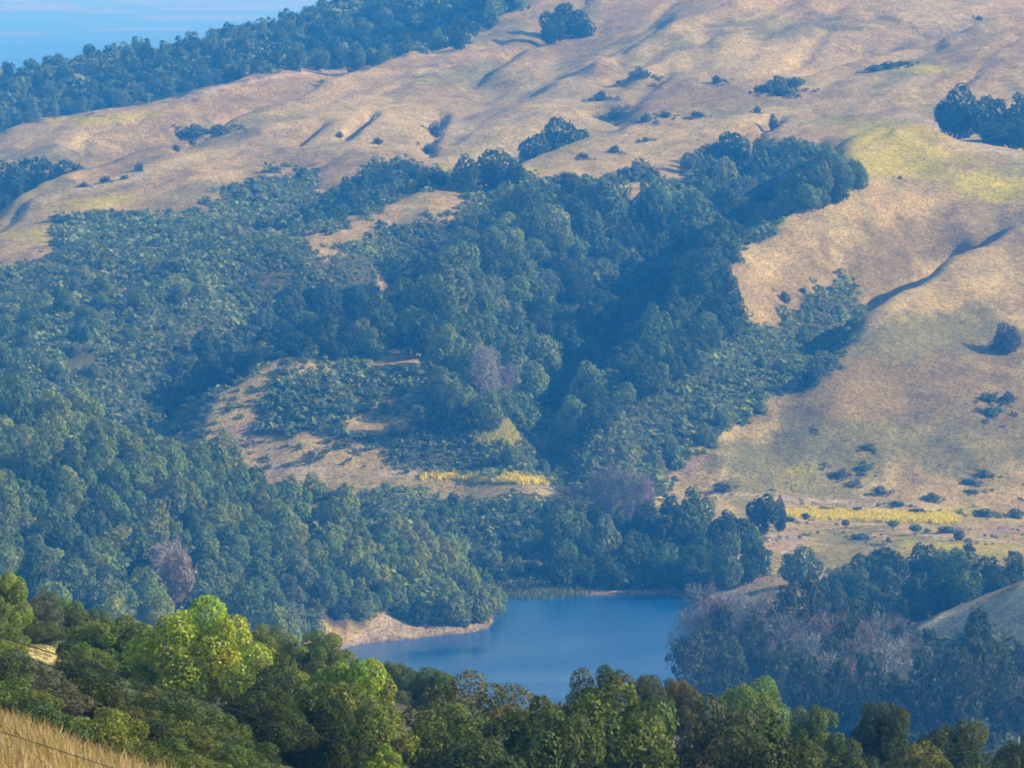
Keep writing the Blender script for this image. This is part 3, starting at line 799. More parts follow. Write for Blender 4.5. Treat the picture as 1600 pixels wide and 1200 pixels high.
def single(name, cat, label, px, top, base, wpx, crowns, trunks, tone, d=None, dmin=1300, crown_name='crown', trunk_tone=(.12, .09, .07), group=None, hide_base=0.0):
    if d is None:
        P = ray([px], [base], dmin)[0]
    else:
        X = (px - 800) / F * d
        P = np.array([X, d, float(height(X, d))])
    ztop = at(px, top, P[1])[2]
    h = max(1.0, ztop - P[2])
    hw = wpx / 2 * P[1] / F
    u_ = unit_h(crowns)
    hc = min(h, 2.2 * hw) if d is not None else h
    e = plant(name, cat, P, hw, h / u_, crowns, trunks, tone, trunk_tone, crown_name, group, None, u_ * (1 - hc / h), hc / h)
    e['label'] = label
    cxx, cyy = project(np.array(P) + [0, 0, h * .6])
    stamp(cxx, cyy, wpx / 2, h * F / P[1] * .45, P[1])
    TAKEN.append((P, hw, h))
    return e

GREYW, RUST, PINKG = (.31, .30, .27), (.30, .17, .12), (.26, .245, .225)
S = single
# --- viewpoint hill, near trees (distance given: they stand on its slope)
S('maple_tree', 'maple', 'largest bright yellow-green tree on the near slope, sunlit on its right side', 304, 936, 0, 236, F_MAPLE[:1], F_STEM, (0.330, 0.384, 0.022), d=300)
S('maple_tree', 'maple', 'shaded left half of the largest yellow-green tree, darkened in the leaf colour', 172, 966, 0, 170, F_MAPLE[1:2], F_STEM, (0.157, 0.205, 0.022), d=306)  # darker leaf colour stands for the big tree's unlit side
S('maple_tree', 'maple', 'bright green tree cut off by the left edge of the picture', -2, 893, 0, 105, F_MAPLE[2:], F_STEM, (0.205, 0.268, 0.027), d=330)
S('maple_tree', 'maple', 'narrow bright yellow-green tree beside the dark oaks below the shore point', 548, 1032, 0, 160, F_MAPLE[2:], F_STEM, (0.251, 0.314, 0.023), d=262)
S('oak_tree', 'oak', 'dark green oak left of the narrow bright yellow-green tree', 405, 1082, 0, 190, F_OAK[:1], F_STEM, (0.062, 0.082, 0.013), d=225)
S('oak_tree', 'oak', 'blackish green oak overlapping the narrow bright yellow-green tree', 512, 1082, 0, 150, F_OAK[1:2], F_STEM, (0.059, 0.081, 0.013), d=228)
S('oak_tree', 'oak', 'round olive-green oak just below the bare tan shore bluff', 488, 988, 0, 138, F_OAK[2:3], F_STEM, (0.155, 0.200, 0.032), d=392)
S('oak_tree', 'oak', 'small yellowish oak left of the round olive-green one below the bluff', 412, 978, 0, 86, F_OAK[3:], F_STEM, (0.157, 0.196, 0.031), d=396)
S('oak_tree', 'oak', 'small flat-domed green oak against the lake beside the grey-green willow', 678, 1043, 0, 84, F_OAK[1:2], F_STEM, (0.107, 0.155, 0.021), d=398)
S('oak_tree', 'oak', 'low dull green oak under the near lake shore, left of the flat-domed one', 606, 1034, 0, 130, F_OAK[0:1], F_STEM, (0.107, 0.137, 0.024), d=425)
S('willow_tree', 'willow', 'wispy grey-green willow with fine upright twigs under the lake', 742, 1056, 0, 225, F_GREY, F_STEM, (0.139, 0.137, 0.040), d=280, trunk_tone=(.2, .18, .16))
S('willow_tree', 'willow', 'pale wispy shrub-willow between the grey-green willow and the dark olive oaks', 845, 1092, 0, 100, F_GREY, F_STEM, (0.148, 0.142, 0.043), d=290, trunk_tone=(.2, .18, .16))
S('oak_tree', 'oak', 'broad dark olive oak whose top stands against the blue lake', 940, 1044, 0, 150, F_OAK[2:3], F_STEM, (0.088, 0.101, 0.021), d=365)
S('oak_tree', 'oak', 'dark olive oak adjoining the right side of the broad lake-front oak', 1010, 1056, 0, 90, F_OAK[3:], F_STEM, (0.098, 0.112, 0.022), d=370)
S('oak_tree', 'oak', 'brownish olive oak left of the bright round-topped green tree', 1062, 1062, 0, 86, F_OAK[0:1], F_STEM, (0.148, 0.131, 0.027), d=372)
S('buckeye_tree', 'buckeye', 'bright green round-topped tree right of the lake on the near slope', 1170, 1063, 0, 150, F_OAK[1:2], F_STEM, (0.180, 0.243, 0.034), d=380)
S('oak_tree', 'oak', 'green oak just right of the bright round-topped tree', 1272, 1104, 0, 125, F_OAK[2:3], F_STEM, (0.107, 0.145, 0.018), d=372)
S('oak_tree', 'oak', 'upright blackish oak standing alone in the row of right-hand near trees', 1382, 1098, 0, 96, F_OAK[3:], F_STEM, (0.071, 0.090, 0.017), d=366)
S('oak_tree', 'oak', 'wide dark olive oak near the lower right corner', 1500, 1128, 0, 175, F_OAK[0:1], F_STEM, (0.087, 0.106, 0.018), d=360)
S('oak_tree', 'oak', 'dull oak cut off by the lower right corner of the picture', 1602, 1152, 0, 110, F_OAK[1:2], F_STEM, (0.083, 0.100, 0.018), d=352)
S('oak_tree', 'oak', 'olive oak at the bottom edge below the broad lake-front oak', 985, 1128, 0, 170, F_OAK[1:2], F_STEM, (0.139, 0.145, 0.022), d=310)
S('oak_tree', 'oak', 'dark oak at the bottom edge below the bright round-topped tree', 1135, 1135, 0, 165, F_OAK[3:], F_STEM, (0.074, 0.094, 0.017), d=312)
S('oak_tree', 'oak', 'yellowish small-leaved tree at the bottom edge under the wispy willow', 885, 1152, 0, 110, F_MAPLE[1:2], F_STEM, (0.205, 0.236, 0.028), d=262)
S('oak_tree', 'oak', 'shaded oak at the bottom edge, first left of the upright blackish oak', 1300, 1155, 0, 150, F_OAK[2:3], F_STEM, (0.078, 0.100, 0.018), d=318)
S('oak_tree', 'oak', 'olive oak at the bottom edge below the wide dark olive oak', 1440, 1165, 0, 150, F_OAK[0:1], F_STEM, (0.139, 0.142, 0.022), d=312)
S('oak_tree', 'oak', 'dark oak filling the bottom edge under the grey-green willow', 700, 1150, 0, 150, F_OAK[2:3], F_STEM, (0.078, 0.090, 0.021), d=232)
S('maple_tree', 'maple', 'bright green sapling low in front of the narrow yellow-green tree', 600, 1165, 0, 80, F_MAPLE[:1], F_STEM, (0.236, 0.282, 0.025), d=214)

# --- near bushes on the left slope
BUSH_Z = [(-60, 925), (60, 930), (150, 950), (200, 985), (150, 1000), (140, 1080), (330, 1090), (400, 1120), (380, 1230), (250, 1230), (130, 1160), (0, 1120), (-60, 1105)]
near_b = scatter(BUSH_Z, 150, 400, 6000, (.7, 1.45), .52, gap=.55, seed=5, avoid=[[(15, 1003), (132, 1012), (132, 1078), (15, 1068)]], taken=[])
near_b += scatter([(420, 1062), (640, 1100), (820, 1128), (860, 1230), (420, 1230), (400, 1040)], 230, 430, 2500, (1.2, 2.3), .75, gap=.55, seed=6, taken=[])
near_b += scatter([(820, 1128), (1100, 1120), (1300, 1160), (1600, 1190), (1640, 1240), (820, 1240)], 230, 420, 3000, (1.4, 2.7), .85, gap=.55, seed=7, taken=[])
near_b.sort(key=lambda q: q[0][1])
for P, hw, hh in near_b:
    cx, cyy = project(P + np.array([0, 0, hh * .5]))
    if stamp(cx, cyy, hw * F / P[1], hh * .5 * F / P[1], P[1]) < .2 or cyy > 1215 or cx < -20 or cx > 1620: continue
    k = random.choices(range(4), [3, 3, 1.2, 1])[0]
    tn = [(.140, .165, .030), (.090, .110, .026), (.190, .210, .032), (.140, .132, .062)][k]
    side = 'at near left' if cx < 420 else ('on the near slope under the lake' if cx < 830 else 'along the lower right edge')
    row = 'above the grass clearing' if (cx < 420 and cyy < 1000) else ('by the straw slope' if cx < 420 and cyy > 1080 else ('' if cx >= 420 else 'below the grass clearing'))
    plant('bush', 'bush', P, hw, hh / unit_h(F_BUSH), F_BUSH, F_STEM, tone_of(tn), (.16, .13, .11), 'foliage', 'bushes on the near slope',
          dict(px=cx, py=cyy, kind='bush', tone=['olive green', 'dull dark green', 'yellow-green', 'greyish'][k], where=(side + ' ' + row).strip()))

# --- single trees and clumps on the far hills
def O(px, top, base, w, label, tone=G_DARK, crowns=OAK, name='oak_tree', cat='oak', **kw):
    return S(name, cat, label, px, top, base, w, crowns, kw.pop('trunks', TR), tone_of(tone, .1), **kw)
O(884, 8, 58, 62, 'broad dark oak alone on the top grass ridge, casting a shadow leftward')
O(862, 18, 56, 46, 'smaller oak joined to the left of the lone ridge-top oak', d=3165)
O(908, 22, 60, 44, 'smaller oak joined to the right of the lone ridge-top oak')
O(875, 183, 246, 84, 'tallest dark oak behind the middle grass crest', d=2690)
O(838, 208, 256, 70, 'dark oak on the left end of the clump behind the middle grass crest', d=2650)
O(912, 205, 240, 52, 'dark oak on the right end of the clump behind the middle grass crest', d=2700)
O(772, 234, 300, 82, 'large round dark oak at the head of the bright grass crest', dmin=1500)
O(728, 248, 302, 58, 'dark oak left of the large round one at the grass crest head', dmin=1500)
O(805, 252, 298, 40, 'small dark oak right of the large round one at the grass crest head', dmin=1500)
O(1142, 206, 275, 80, 'round-topped dark oak standing highest in the upper right gully')
O(1110, 225, 262, 44, 'small dark oak left of the round-topped oak in the upper gully')
O(1500, 140, 205, 80, 'large dark oak at the left of the grove by the right edge', d=2600)
O(1475, 158, 190, 40, 'small dark oak at the left tip of the grove by the right edge', d=2600)
O(1548, 150, 215, 70, 'middle dark oak of the grove by the right edge', d=2590)
O(1592, 150, 225, 70, 'dark oak cut by the right edge of the picture in the upper grove', d=2590)
O(1560, 190, 240, 70, 'lower front oak of the grove by the right edge', d=2555)
O(1600, 195, 245, 60, 'lower right corner oak of the grove by the right edge', d=2550)
O(60, 246, 300, 96, 'broad dark oak in the hollow at the left edge below the mustard ridge', d=2720)
O(16, 252, 305, 66, 'dark oak at the left edge in the hollow below the mustard ridge', d=2700)
O(108, 250, 296, 74, 'dark oak at the right of the hollow clump near the left edge', d=2690)
O(5, 302, 345, 40, 'low dark oak cut by the left edge below the hollow clump', d=2560)
O(1080, 302, 405, 104, 'big round green oak in the upper canyon centre', G_MID, dmin=1700)
O(1162, 308, 365, 48, 'small pale oak right of the big round canyon oak', G_BLUE, dmin=1700)
O(940, 272, 350, 100, 'tall dark green oak at the head of the wooded canyon', G_MID, dmin=1700)
O(860, 318, 395, 80, 'bright green oak left of the tall oak at the canyon head', G_PALE, dmin=1700)
O(1010, 300, 370, 60, 'dark oak between the tall head oak and the big round canyon oak', G_DARK, dmin=1700)
O(1190, 768, 848, 62, 'tall dark oak with bare lower trunk on the meadow edge', G_DARK, OAKT)
O(1218, 780, 832, 26, 'drooping side oak right of the tall meadow-edge oak', G_DARK)
O(1080, 766, 850, 76, 'broad oak left of the tall meadow-edge oak, sunlit on top', G_MID)
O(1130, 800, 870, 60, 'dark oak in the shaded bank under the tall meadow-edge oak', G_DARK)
O(1135, 832, 925, 66, 'pale grey-green willow-like oak on the shaded bank of the cove', G_BLUE, BAY)
O(1175, 825, 890, 44, 'green oak on the bank below the bleached fallen wood', G_MID)
O(1250, 858, 915, 72, 'rounded oak alone on the slope under the bare earth patch', G_BLUE)
O(1588, 860, 915, 46, 'dark pine cut by the right edge beyond the pale grass crest', G_DARK, PINE, 'pine_tree', 'pine', d=1690, trunks=TRP)
O(1268, 572, 604, 36, 'round dark oak at the tip of the brush on the right grass hillside')
O(1572, 510, 552, 60, 'brownish oak on the grass hillside at the right edge', (.075, .065, .035))
O(266, 842, 925, 84, 'pale pinkish dead tree standing in the left wood', (.40, .32, .26), BARE, 'dead_tree', 'dead tree', d=1490)
O(275, 865, 925, 60, 'tan dead-leaved tree in front of the pinkish dead tree in the left wood', (.34, .235, .15), BAY, 'dead_tree', 'dead tree', d=1475)
O(72, 888, 935, 60, 'reddish dying tree low in the left wood near the near slope', (.30, .17, .14), BAY, 'dead_tree', 'dead tree', d=1470)
O(20, 858, 905, 46, 'mauve dying tree at the left edge of the left wood', (.20, .13, .12), BARE, 'dead_tree', 'dead tree', d=1490)
O(760, 540, 625, 66, 'pale grey leafless tree in the trees left of the dark canyon', GREYW, BARE, 'dead_tree', 'dead tree', dmin=1700)
O(790, 570, 650, 50, 'pinkish grey leafless tree above the mustard slope beside the dark canyon', PINKG, BARE, 'dead_tree', 'dead tree', dmin=1700)
for i, (px, tp, bs, w, l) in enumerate([(930, 735, 830, 50, 'leftmost grey leafless tree of the row above the cove'), (955, 725, 832, 60, 'tallest grey leafless tree of the row above the cove'), (985, 728, 836, 50, 'grey leafless tree third in the row above the cove'), (1008, 738, 838, 44, 'rightmost grey leafless tree of the row above the cove'), (890, 760, 826, 60, 'low brownish leafless tree left of the grey row above the cove')]):
    O(px, tp, bs, w, l, PINKG if i < 4 else (.17, .12, .10), BARE, 'dead_tree', 'dead tree', group='leafless trees above the cove', trunk_tone=(.3, .26, .24))
# meadow trees and bushes
MEAD = [(1430, 818, 838, 26, 'round tree with a clear trunk and dark shadow on the meadow', OAKT), (1395, 812, 830, 20, 'small tree just left of the round one with the shadow on the meadow', OAKT), (1321, 811, 827, 15, 'tiny upright tree left of the mustard strip on the meadow', OAKT)]
for px, tp, bs, w, l, cr in MEAD:
    O(px, tp, bs, w, l, G_MID, cr, 'meadow_tree', 'tree', group='small trees on the meadow')
BUSHES = [(1499, 826, 845, 20), (1514, 850, 863, 24), (1520, 862, 874, 26), (1259, 800, 812, 14), (1340, 790, 802, 18), (1400, 782, 792, 30), (1432, 792, 806, 30), (1456, 770, 784, 30), (1375, 760, 772, 26), (1310, 734, 747, 34), (1350, 725, 737, 28), (1330, 752, 762, 26), (1355, 694, 707, 28), (1537, 732, 747, 28), (1516, 746, 759, 26), (1518, 764, 772, 20),
          (1272, 668, 677, 18), (1132, 752, 768, 34), (1054, 744, 752, 14), (1545, 612, 628, 30), (1574, 612, 632, 28), (1550, 634, 652, 38), (1226, 452, 474, 18), (1255, 448, 460, 12), (938, 143, 158, 28), (1183, 167, 177, 14), (1208, 178, 203, 18), (1290, 790, 800, 30), (1345, 832, 843, 30), (1388, 840, 848, 12), (1372, 849, 854, 20), (1390, 864, 872, 22), (1540, 795, 808, 34), (1585, 795, 810, 34),
          (1480, 820, 834, 34), (1210, 795, 806, 16), (1200, 857, 870, 14), (1010, 215, 222, 20), (960, 225, 240, 18), (910, 238, 250, 20), (1018, 262, 282, 36), (985, 255, 285, 52), (1000, 248, 275, 40), (275, 225, 236, 14), (218, 255, 268, 16), (165, 275, 285, 20), (130, 285, 293, 18), (195, 272, 282, 14), (1406, 275, 281, 10), (185, 332, 350, 26), (235, 338, 354, 26), (215, 330, 346, 30), (1390, 96, 108, 34), (1370, 100, 112, 26), (1408, 94, 104, 26), (1215, 120, 142, 36), (1240, 118, 138, 36), (1195, 128, 146, 34), (1225, 132, 150, 36),
          (1090, 172, 184, 24), (1040, 175, 184, 26), (1010, 178, 190, 24), (965, 165, 185, 34), (1000, 108, 122, 40), (1120, 118, 130, 20), (302, 195, 215, 50), (340, 195, 212, 44), (1530, 25, 32, 14), (1230, 808, 815, 30), (1440, 850, 858, 14), (1278, 829, 834, 6), (1250, 836, 841, 7), (590, 215, 225, 16), (680, 190, 215, 22), (670, 225, 240, 24), (530, 205, 216, 12)]
for px, tp, bs, w in BUSHES:
    P = ray([px], [bs], 1600)[0]
    if np.isnan(P[0]): continue
    hw = w / 2 * P[1] / F; h = max(.7, (bs - tp) * P[1] / F)
    o = obj('coyote_bush', random.choice(SHRUB))
    o.location = P - np.array([0, 0, .15]); o.scale = (hw, hw, (h + .2) / unit_h(SHRUB)); o.rotation_euler = (0, 0, random.uniform(0, 6.28))
    o.color = (*tone_of((.100, .120, .045), .3), 1)
    o['category'] = 'bush'; o['group'] = 'scattered bushes on the grass'
    wh = ('on the meadow below the track' if py_ > 790 else 'at the foot of the right grass hillside' if py_ > 680 else 'on the right grass hillside' if px > 1200 and py_ > 400 else 'on the upper right grass slopes' if px > 930 else 'on the upper left grass slopes') if (py_ := bs) else ''
    REG.append(dict(o=o, p=P, r=hw, px=px, py=bs, kind='bush', tone='low wide' if w > 27 else ('small' if w > 17 else 'tiny'), where=wh))
    TAKEN.append((P, hw, h))

# ------------------------------------------------------------------ woods: each tree its own object
WOODS = [
    # name, cat, polygon of crown middles, d range, tries, half width, h ratio, gap, crowns, trunks, tones, where(px,py)
    ('bay_tree', 'bay tree', [(-60, 575), (60, 610), (160, 655), (330, 705), (420, 735), (520, 770), (640, 825), (720, 880), (772, 945), (765, 970), (640, 960), (590, 945), (545, 975), (490, 940), (420, 1010), (-60, 1010)], (1370, 1765), 14000, (2.3, 6.2), .82, .54, BAY + OAK, TR, 'wood',
     lambda x, y: 'in the left wood, ' + ('along its skyline' if y < 600 + .42 * x + 20 else 'at the lake point' if x > 600 else 'by the tan bluff' if x > 420 and y > 900 else 'low down' if y > 860 else 'halfway up')),
    ('oak_tree', 'oak', [(600, 430), (690, 390), (760, 330), (840, 300), (850, 400), (840, 520), (850, 590), (830, 640), (740, 655), (680, 640), (690, 560), (660, 520), (590, 500)], (1900, 2420), 5000, (3.2, 8.0), .78, .58, OAK + BAY, TR, 'canyon',
     lambda x, y: 'on the canyon left spur, ' + ('upper part' if y < 440 else 'middle part' if y < 540 else 'foot')),
    ('oak_tree', 'oak', [(840, 300), (1010, 300), (1140, 330), (1130, 440), (1150, 500), (1080, 560), (1000, 600), (930, 660), (880, 660), (840, 600), (850, 450)], (1900, 2480), 6000, (3.4, 7.6), .80, .56, OAK + BAY, TR, 'gorge',
     lambda x, y: 'inside the canyon, ' + ('at its head' if y < 380 else 'in its middle' if y < 480 else 'in its dark lower half')),
    ('oak_tree', 'oak', [(1080, 240), (1180, 240), (1250, 225), (1345, 268), (1320, 300), (1240, 335), (1170, 350), (1110, 330)], (2280, 2620), 3000, (3.2, 5.6), .9, .55, OAK, TR, 'canyon',
     lambda x, y: 'in the upper right gully under the yellow dome'),
    ('oak_tree', 'oak', [(250, 620), (300, 560), (390, 500), (470, 460), (600, 430), (700, 440), (680, 500), (600, 530), (430, 560), (340, 600), (310, 640)], (1960, 2330), 4000, (3.0, 6.6), .82, .50, OAK + BAY, TR, 'ravine',
     lambda x, y: 'in the shaded left ravine, ' + ('lower end' if x < 400 else 'middle' if x < 540 else 'upper end')),
    ('oak_tree', 'oak', [(560, 268), (640, 262), (690, 285), (560, 340), (430, 372), (390, 360), (480, 330)], (2330, 2680), 2500, (2.6, 4.4), .9, .55, OAK, TR, 'ravine',
     lambda x, y: 'in the gully behind the bright grass crest'),
    ('oak_tree', 'oak', [(860, 790), (920, 775), (1040, 800), (1120, 800), (1190, 835), (1170, 880), (1080, 925), (980, 925), (900, 905), (860, 860)], (1740, 1900), 4000, (2.8, 5.0), .95, .55, OAK + BAY, TR, 'bank',
     lambda x, y: 'on the shaded cove bank, ' + ('near the water' if y > 880 else 'upper rows')),
    ('oak_tree', 'oak', [(1340, 890), (1400, 865), (1480, 880), (1560, 885), (1600, 905), (1600, 925), (1430, 970), (1330, 985), (1270, 930), (1290, 905)], (1540, 1770), 3000, (3.4, 5.6), .9, .58, OAK, TR, 'bank',
     lambda x, y: 'beyond the pale grass crest lower right'),
    ('oak_tree', 'oak', [(0, 480), (120, 470), (200, 450), (330, 480), (320, 540), (240, 600), (0, 570)], (1950, 2250), 700, (2.6, 4.6), .9, 1.5, BAY + OAK, TR, 'brush',
     lambda x, y: 'scattered in the brush above the left wood'),
    ('oak_tree', 'oak', [(40, 420), (300, 380), (600, 345), (700, 330), (600, 420), (300, 470), (60, 490)], (2050, 2380), 500, (2.0, 3.6), .85, 2.0, OAK, TR, 'brush',
     lambda x, y: 'scattered in the brush of the broad left spur'),
    ('oak_tree', 'oak', [(560, 700), (850, 680), (1030, 640), (1150, 570), (1250, 520), (1280, 560), (1150, 650), (1020, 740), (900, 730)], (1890, 2180), 700, (1.8, 3.4), .9, 1.5, OAK, TR, 'brush',
     lambda x, y: 'scattered in the brush at the canyon mouth'),
    ('oak_tree', 'oak', [(430, 780), (600, 785), (850, 790), (860, 850), (800, 910), (720, 870), (600, 810)], (1760, 1870), 1200, (1.4, 2.8), .9, .9, OAK, TR, 'brush',
     lambda x, y: 'in the thicket below the track'),
    ('oak_tree', 'oak', [(-60, 110), (0, 100), (150, 70), (240, 60), (330, 45), (420, 40), (470, 5), (600, -40), (860, -40), (780, 20), (690, 60), (560, 90), (440, 95), (300, 130), (150, 165), (0, 190), (-60, 200)], (3080, 3660), 6000, (3.2, 6.0), .85, .74, OAK, TR, 'far',
     lambda x, y: 'on the far ridge, ' + ('left end' if x < 180 else 'by the bare earth' if x < 330 else 'middle' if x < 560 else 'right end')),
]
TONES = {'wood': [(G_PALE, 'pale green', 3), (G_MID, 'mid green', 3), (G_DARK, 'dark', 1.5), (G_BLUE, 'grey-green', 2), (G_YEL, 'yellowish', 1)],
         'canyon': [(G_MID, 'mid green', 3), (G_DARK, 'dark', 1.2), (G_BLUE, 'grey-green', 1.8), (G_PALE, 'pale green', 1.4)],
         'gorge': [(G_DARK, 'dark', 4), (G_MID, 'mid green', 1)],  # mostly dark leaves: canyon shade put into the tree tones
         'ravine': [(G_DARK, 'dark', 5), (G_MID, 'mid green', 1), (G_BLUE, 'grey-green', .6)],  # ravine shade likewise carried by dark leaf colour
         'bank': [(G_DARK, 'dark', 4), (G_MID, 'mid green', .8), (G_BLUE, 'grey-green', .8)],  # dark leaf colour stands in for shade on the cove bank
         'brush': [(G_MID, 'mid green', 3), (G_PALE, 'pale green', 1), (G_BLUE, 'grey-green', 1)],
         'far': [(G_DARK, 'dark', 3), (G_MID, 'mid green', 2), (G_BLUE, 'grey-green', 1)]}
cands = []
BLUFF_T = [(530, 1030), (552, 986), (592, 966), (640, 978), (700, 986), (785, 982), (785, 1010)]
for wi, w in enumerate(WOODS):
    nm, ct, poly, dr_, nt_, wd, hr, gap, crs, trs, tk, wh = w
    for P, hw, hh in scatter(poly, dr_[0], dr_[1], nt_, wd, hr, gap, seed=900 + wi, taken=TAKEN, avoid=[BLUFF_T] if wi == 0 else [[(480, 370), (620, 310), (722, 284), (738, 340), (640, 372), (510, 410)]]):
        cands.append((P, hw, hh, wi))
# conifers on the slope at the right
PINE_Z = [(1080, 1005), (1110, 990), (1180, 985), (1290, 985), (1370, 1000), (1430, 1030), (1500, 1015), (1560, 1000), (1640, 990), (1640, 1160), (1480, 1150), (1300, 1120), (1150, 1110), (1085, 1080)]
for P, hw, hh in scatter(PINE_Z, 1230, 1530, 9000, (3.0, 5.0), 2.35, .62, seed=77, taken=TAKEN):
    tp = [project(P + np.array([0, 0, hh * q])) for q in (.55, .75, .98)]
    if any(in_poly(np.array(a), np.array(b), [(1405, 1004), (1600, 915), (1680, 880), (1680, 1004), (1590, 1000), (1530, 975), (1450, 1012)]) for a, b in tp): continue
    cands.append((P, hw, hh, -1))
cands.sort(key=lambda q: q[0][1])
seen = []
for P, hw, hh, wi in cands:
    cx, cyy = project(P + np.array([0, 0, hh * .55]))
    if cx < -25 or cx > 1625 or cyy < -12: continue
    con = wi < 0
    share = stamp(cx, cyy, hw * F / P[1] * (.62 if con else 1), hh * (.40 if con else .48) * F / P[1], P[1], floor=.08 if con else .14)
    if share < (.10 if con else .18): continue
    bay = wi >= 0 and random.random() < ([.75, .4, .4, .0, .45, 0, .35, 0, .4, 0, 0, 0, 0] + [0] * 9)[wi]
    seen.append((P - np.array([0, 0, .2]), hw, hh, wi, bay, cx, cyy, share * hw * hh / P[1] ** 2))
keep_ids = set()
for flag, room in ((True, 285), (False, 255)):
    lst = sorted([i for i, q in enumerate(seen) if q[3] >= 0 and q[4] == flag], key=lambda i: -seen[i][7])
    print('kind', flag, len(lst), 'conifers', sum(q[3] < 0 for q in seen), 'of', sum(q[3] < 0 for q in cands))
    keep_ids |= set(lst[:room])
REST = []
for i, (P, hw, hh, wi, bay, cx, cyy, sz) in enumerate(seen):
    if wi >= 0:
        nm, ct, poly, dr_, nt_, wd, hr, gap, crs, trs, tk, wh = WOODS[wi]
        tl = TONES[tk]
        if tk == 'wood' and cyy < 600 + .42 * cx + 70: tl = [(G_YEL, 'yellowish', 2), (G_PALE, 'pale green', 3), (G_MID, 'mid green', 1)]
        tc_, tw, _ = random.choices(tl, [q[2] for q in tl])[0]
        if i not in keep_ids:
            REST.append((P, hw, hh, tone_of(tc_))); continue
        mid_w = (wd[0] + wd[1]) / 2
        crs = BAY if bay else OAK
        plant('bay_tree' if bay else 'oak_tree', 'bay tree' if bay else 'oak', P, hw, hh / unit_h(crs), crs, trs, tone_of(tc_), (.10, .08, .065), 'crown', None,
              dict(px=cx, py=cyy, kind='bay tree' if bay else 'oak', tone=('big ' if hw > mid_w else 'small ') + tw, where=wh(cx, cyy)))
    else:
        u = random.random() + (.22 if cx < 1400 and cyy < 1045 else (.02 if cyy < 1020 else -.3))
        low = 'beside the lake' if cx < 1180 else ('under the pale grass crest' if cx > 1400 else 'midway along the right slope')
        lvl = 'upper row' if cyy < 1010 else ('middle rows' if cyy < 1080 else 'lowest row')
        if u > .52:
            gi = random.choice([0, 1, 2, 3])
            plant('dead_pine', 'dead pine', P, hw * 1.5, hh / unit_h(DEAD), [DEAD[gi]], TRP, tone_of([(.20, .215, .175), (.225, .19, .15), (.175, .18, .145), (.25, .265, .22)][gi]), (.26, .22, .20), 'crown', 'dead pines on the right slope',
                  dict(px=cx, py=cyy, kind='leafless pine', tone=['mauve-grey', 'rusty', 'brownish', 'silver-grey'][gi], where=low + ', ' + lvl))
        else:
            plant('pine_tree', 'pine', P, hw * 1.15, hh / unit_h(PINE), PINE, TRP, tone_of((.060, .078, .030)), (.10, .07, .06), 'crown', 'pines on the right slope',
                  dict(px=cx, py=cyy, kind='pine', tone='dark green' if hw > 3.5 else 'slim dark', where=low + ', ' + lvl))

# labels: alike things in one place are told apart by their order from the left
from collections import defaultdict
ORD = ['leftmost', 'second', 'third', 'fourth', 'fifth', 'sixth', 'seventh', 'eighth', 'ninth', 'tenth']
NUM = ['', 'one', 'two', 'three', 'four', 'five', 'six', 'seven', 'eight', 'nine', 'ten']
def plural(k):
    return {'bush': 'bushes'}.get(k, k + 's')
def label_all(items, depth=0):
    by = defaultdict(list)
    for m in items: by[(m['tone'], m['kind'], m['where'])].append(m)
    for (t, k, w), ms in by.items():
        ms.sort(key=lambda m: m['px'])
        if len(ms) == 1:
            ms[0]['o']['label'] = f'the only {t} {k} {w}'
        elif len(ms) <= 10:
            for i, m in enumerate(ms):
                o_ = 'rightmost' if i == len(ms) - 1 else ORD[i]
                m['o']['label'] = f'{o_} {t} {k} {"" if o_.endswith("most") else "from left "}{w}'
        else:
            cut = sorted(m['py'] for m in ms)
            lo, hi = cut[len(cut) // 3], cut[2 * len(cut) // 3]
            for m in ms:
                m['tone'] = ('higher ' if m['py'] < lo else 'lower ' if m['py'] >= hi else 'midmost ') + m['tone']
            if depth < 2:
                label_all(ms, depth + 1)
            else:
                for m in ms:
                    m['o']['label'] = f'{t} {k} {w}'
                    m['o']['group'] = f'{t} {plural(k)} {w}'
label_all(REG)
print('planted', len(REG), 'cands', len(cands))

# ------------------------------------------------------------------ stuff: brush, mustard, reeds, dry grass
def merged(name, variants, P, scale, colr, mat, seed=0, **kw):
    """many small plants as one mesh (nobody could count them)"""
    r = np.random.default_rng(seed)
    Vs, Fs, Cs, o = [], [], [], 0
    vi = r.integers(0, len(variants), len(P))
    for k, (bv, bf, bt) in enumerate(variants):
        sel = np.flatnonzero(vi == k)
        if len(sel) == 0: continue
        a = r.uniform(0, 6.283, len(sel))
        ca, sa = np.cos(a)[:, None], np.sin(a)[:, None]
        sc = scale[sel]
        x = bv[None, :, 0] * ca - bv[None, :, 1] * sa
        y = bv[None, :, 0] * sa + bv[None, :, 1] * ca
        V = np.stack([x * sc[:, 0:1] + P[sel, 0:1], y * sc[:, 0:1] + P[sel, 1:2], bv[None, :, 2] * sc[:, 1:2] + P[sel, 2:3]], -1)
        nv = len(bv)
        Vs.append(V.reshape(-1, 3))
        Fs.append((bf[None] + (np.arange(len(sel)) * nv)[:, None, None]).reshape(-1, bf.shape[1]) + o)
        Cs.append((bt[None] * colr[sel][:, None, :]).reshape(-1, 3))
        o += len(sel) * nv
    me = mesh_np(name, np.vstack(Vs), np.vstack(Fs), np.vstack(Cs))
    return obj(name, me, mat, kind='stuff', **kw)

def cells(d0, d1, p0, p1, step, seed, stepy=None):
    r = np.random.default_rng(seed)
    Y = np.arange(d0, d1, stepy or step)
    out = []
    for y in Y:
        x = np.arange((p0 - 800) / F * y, (p1 - 800) / F * y, step)
        out.append(np.stack([x, np.full(len(x), y)], 1))
    q = np.vstack(out)
    q += r.uniform(-.5, .5, q.shape) * np.array([step, stepy or step])
    return np.c_[q, height(q[:, 0], q[:, 1])], r

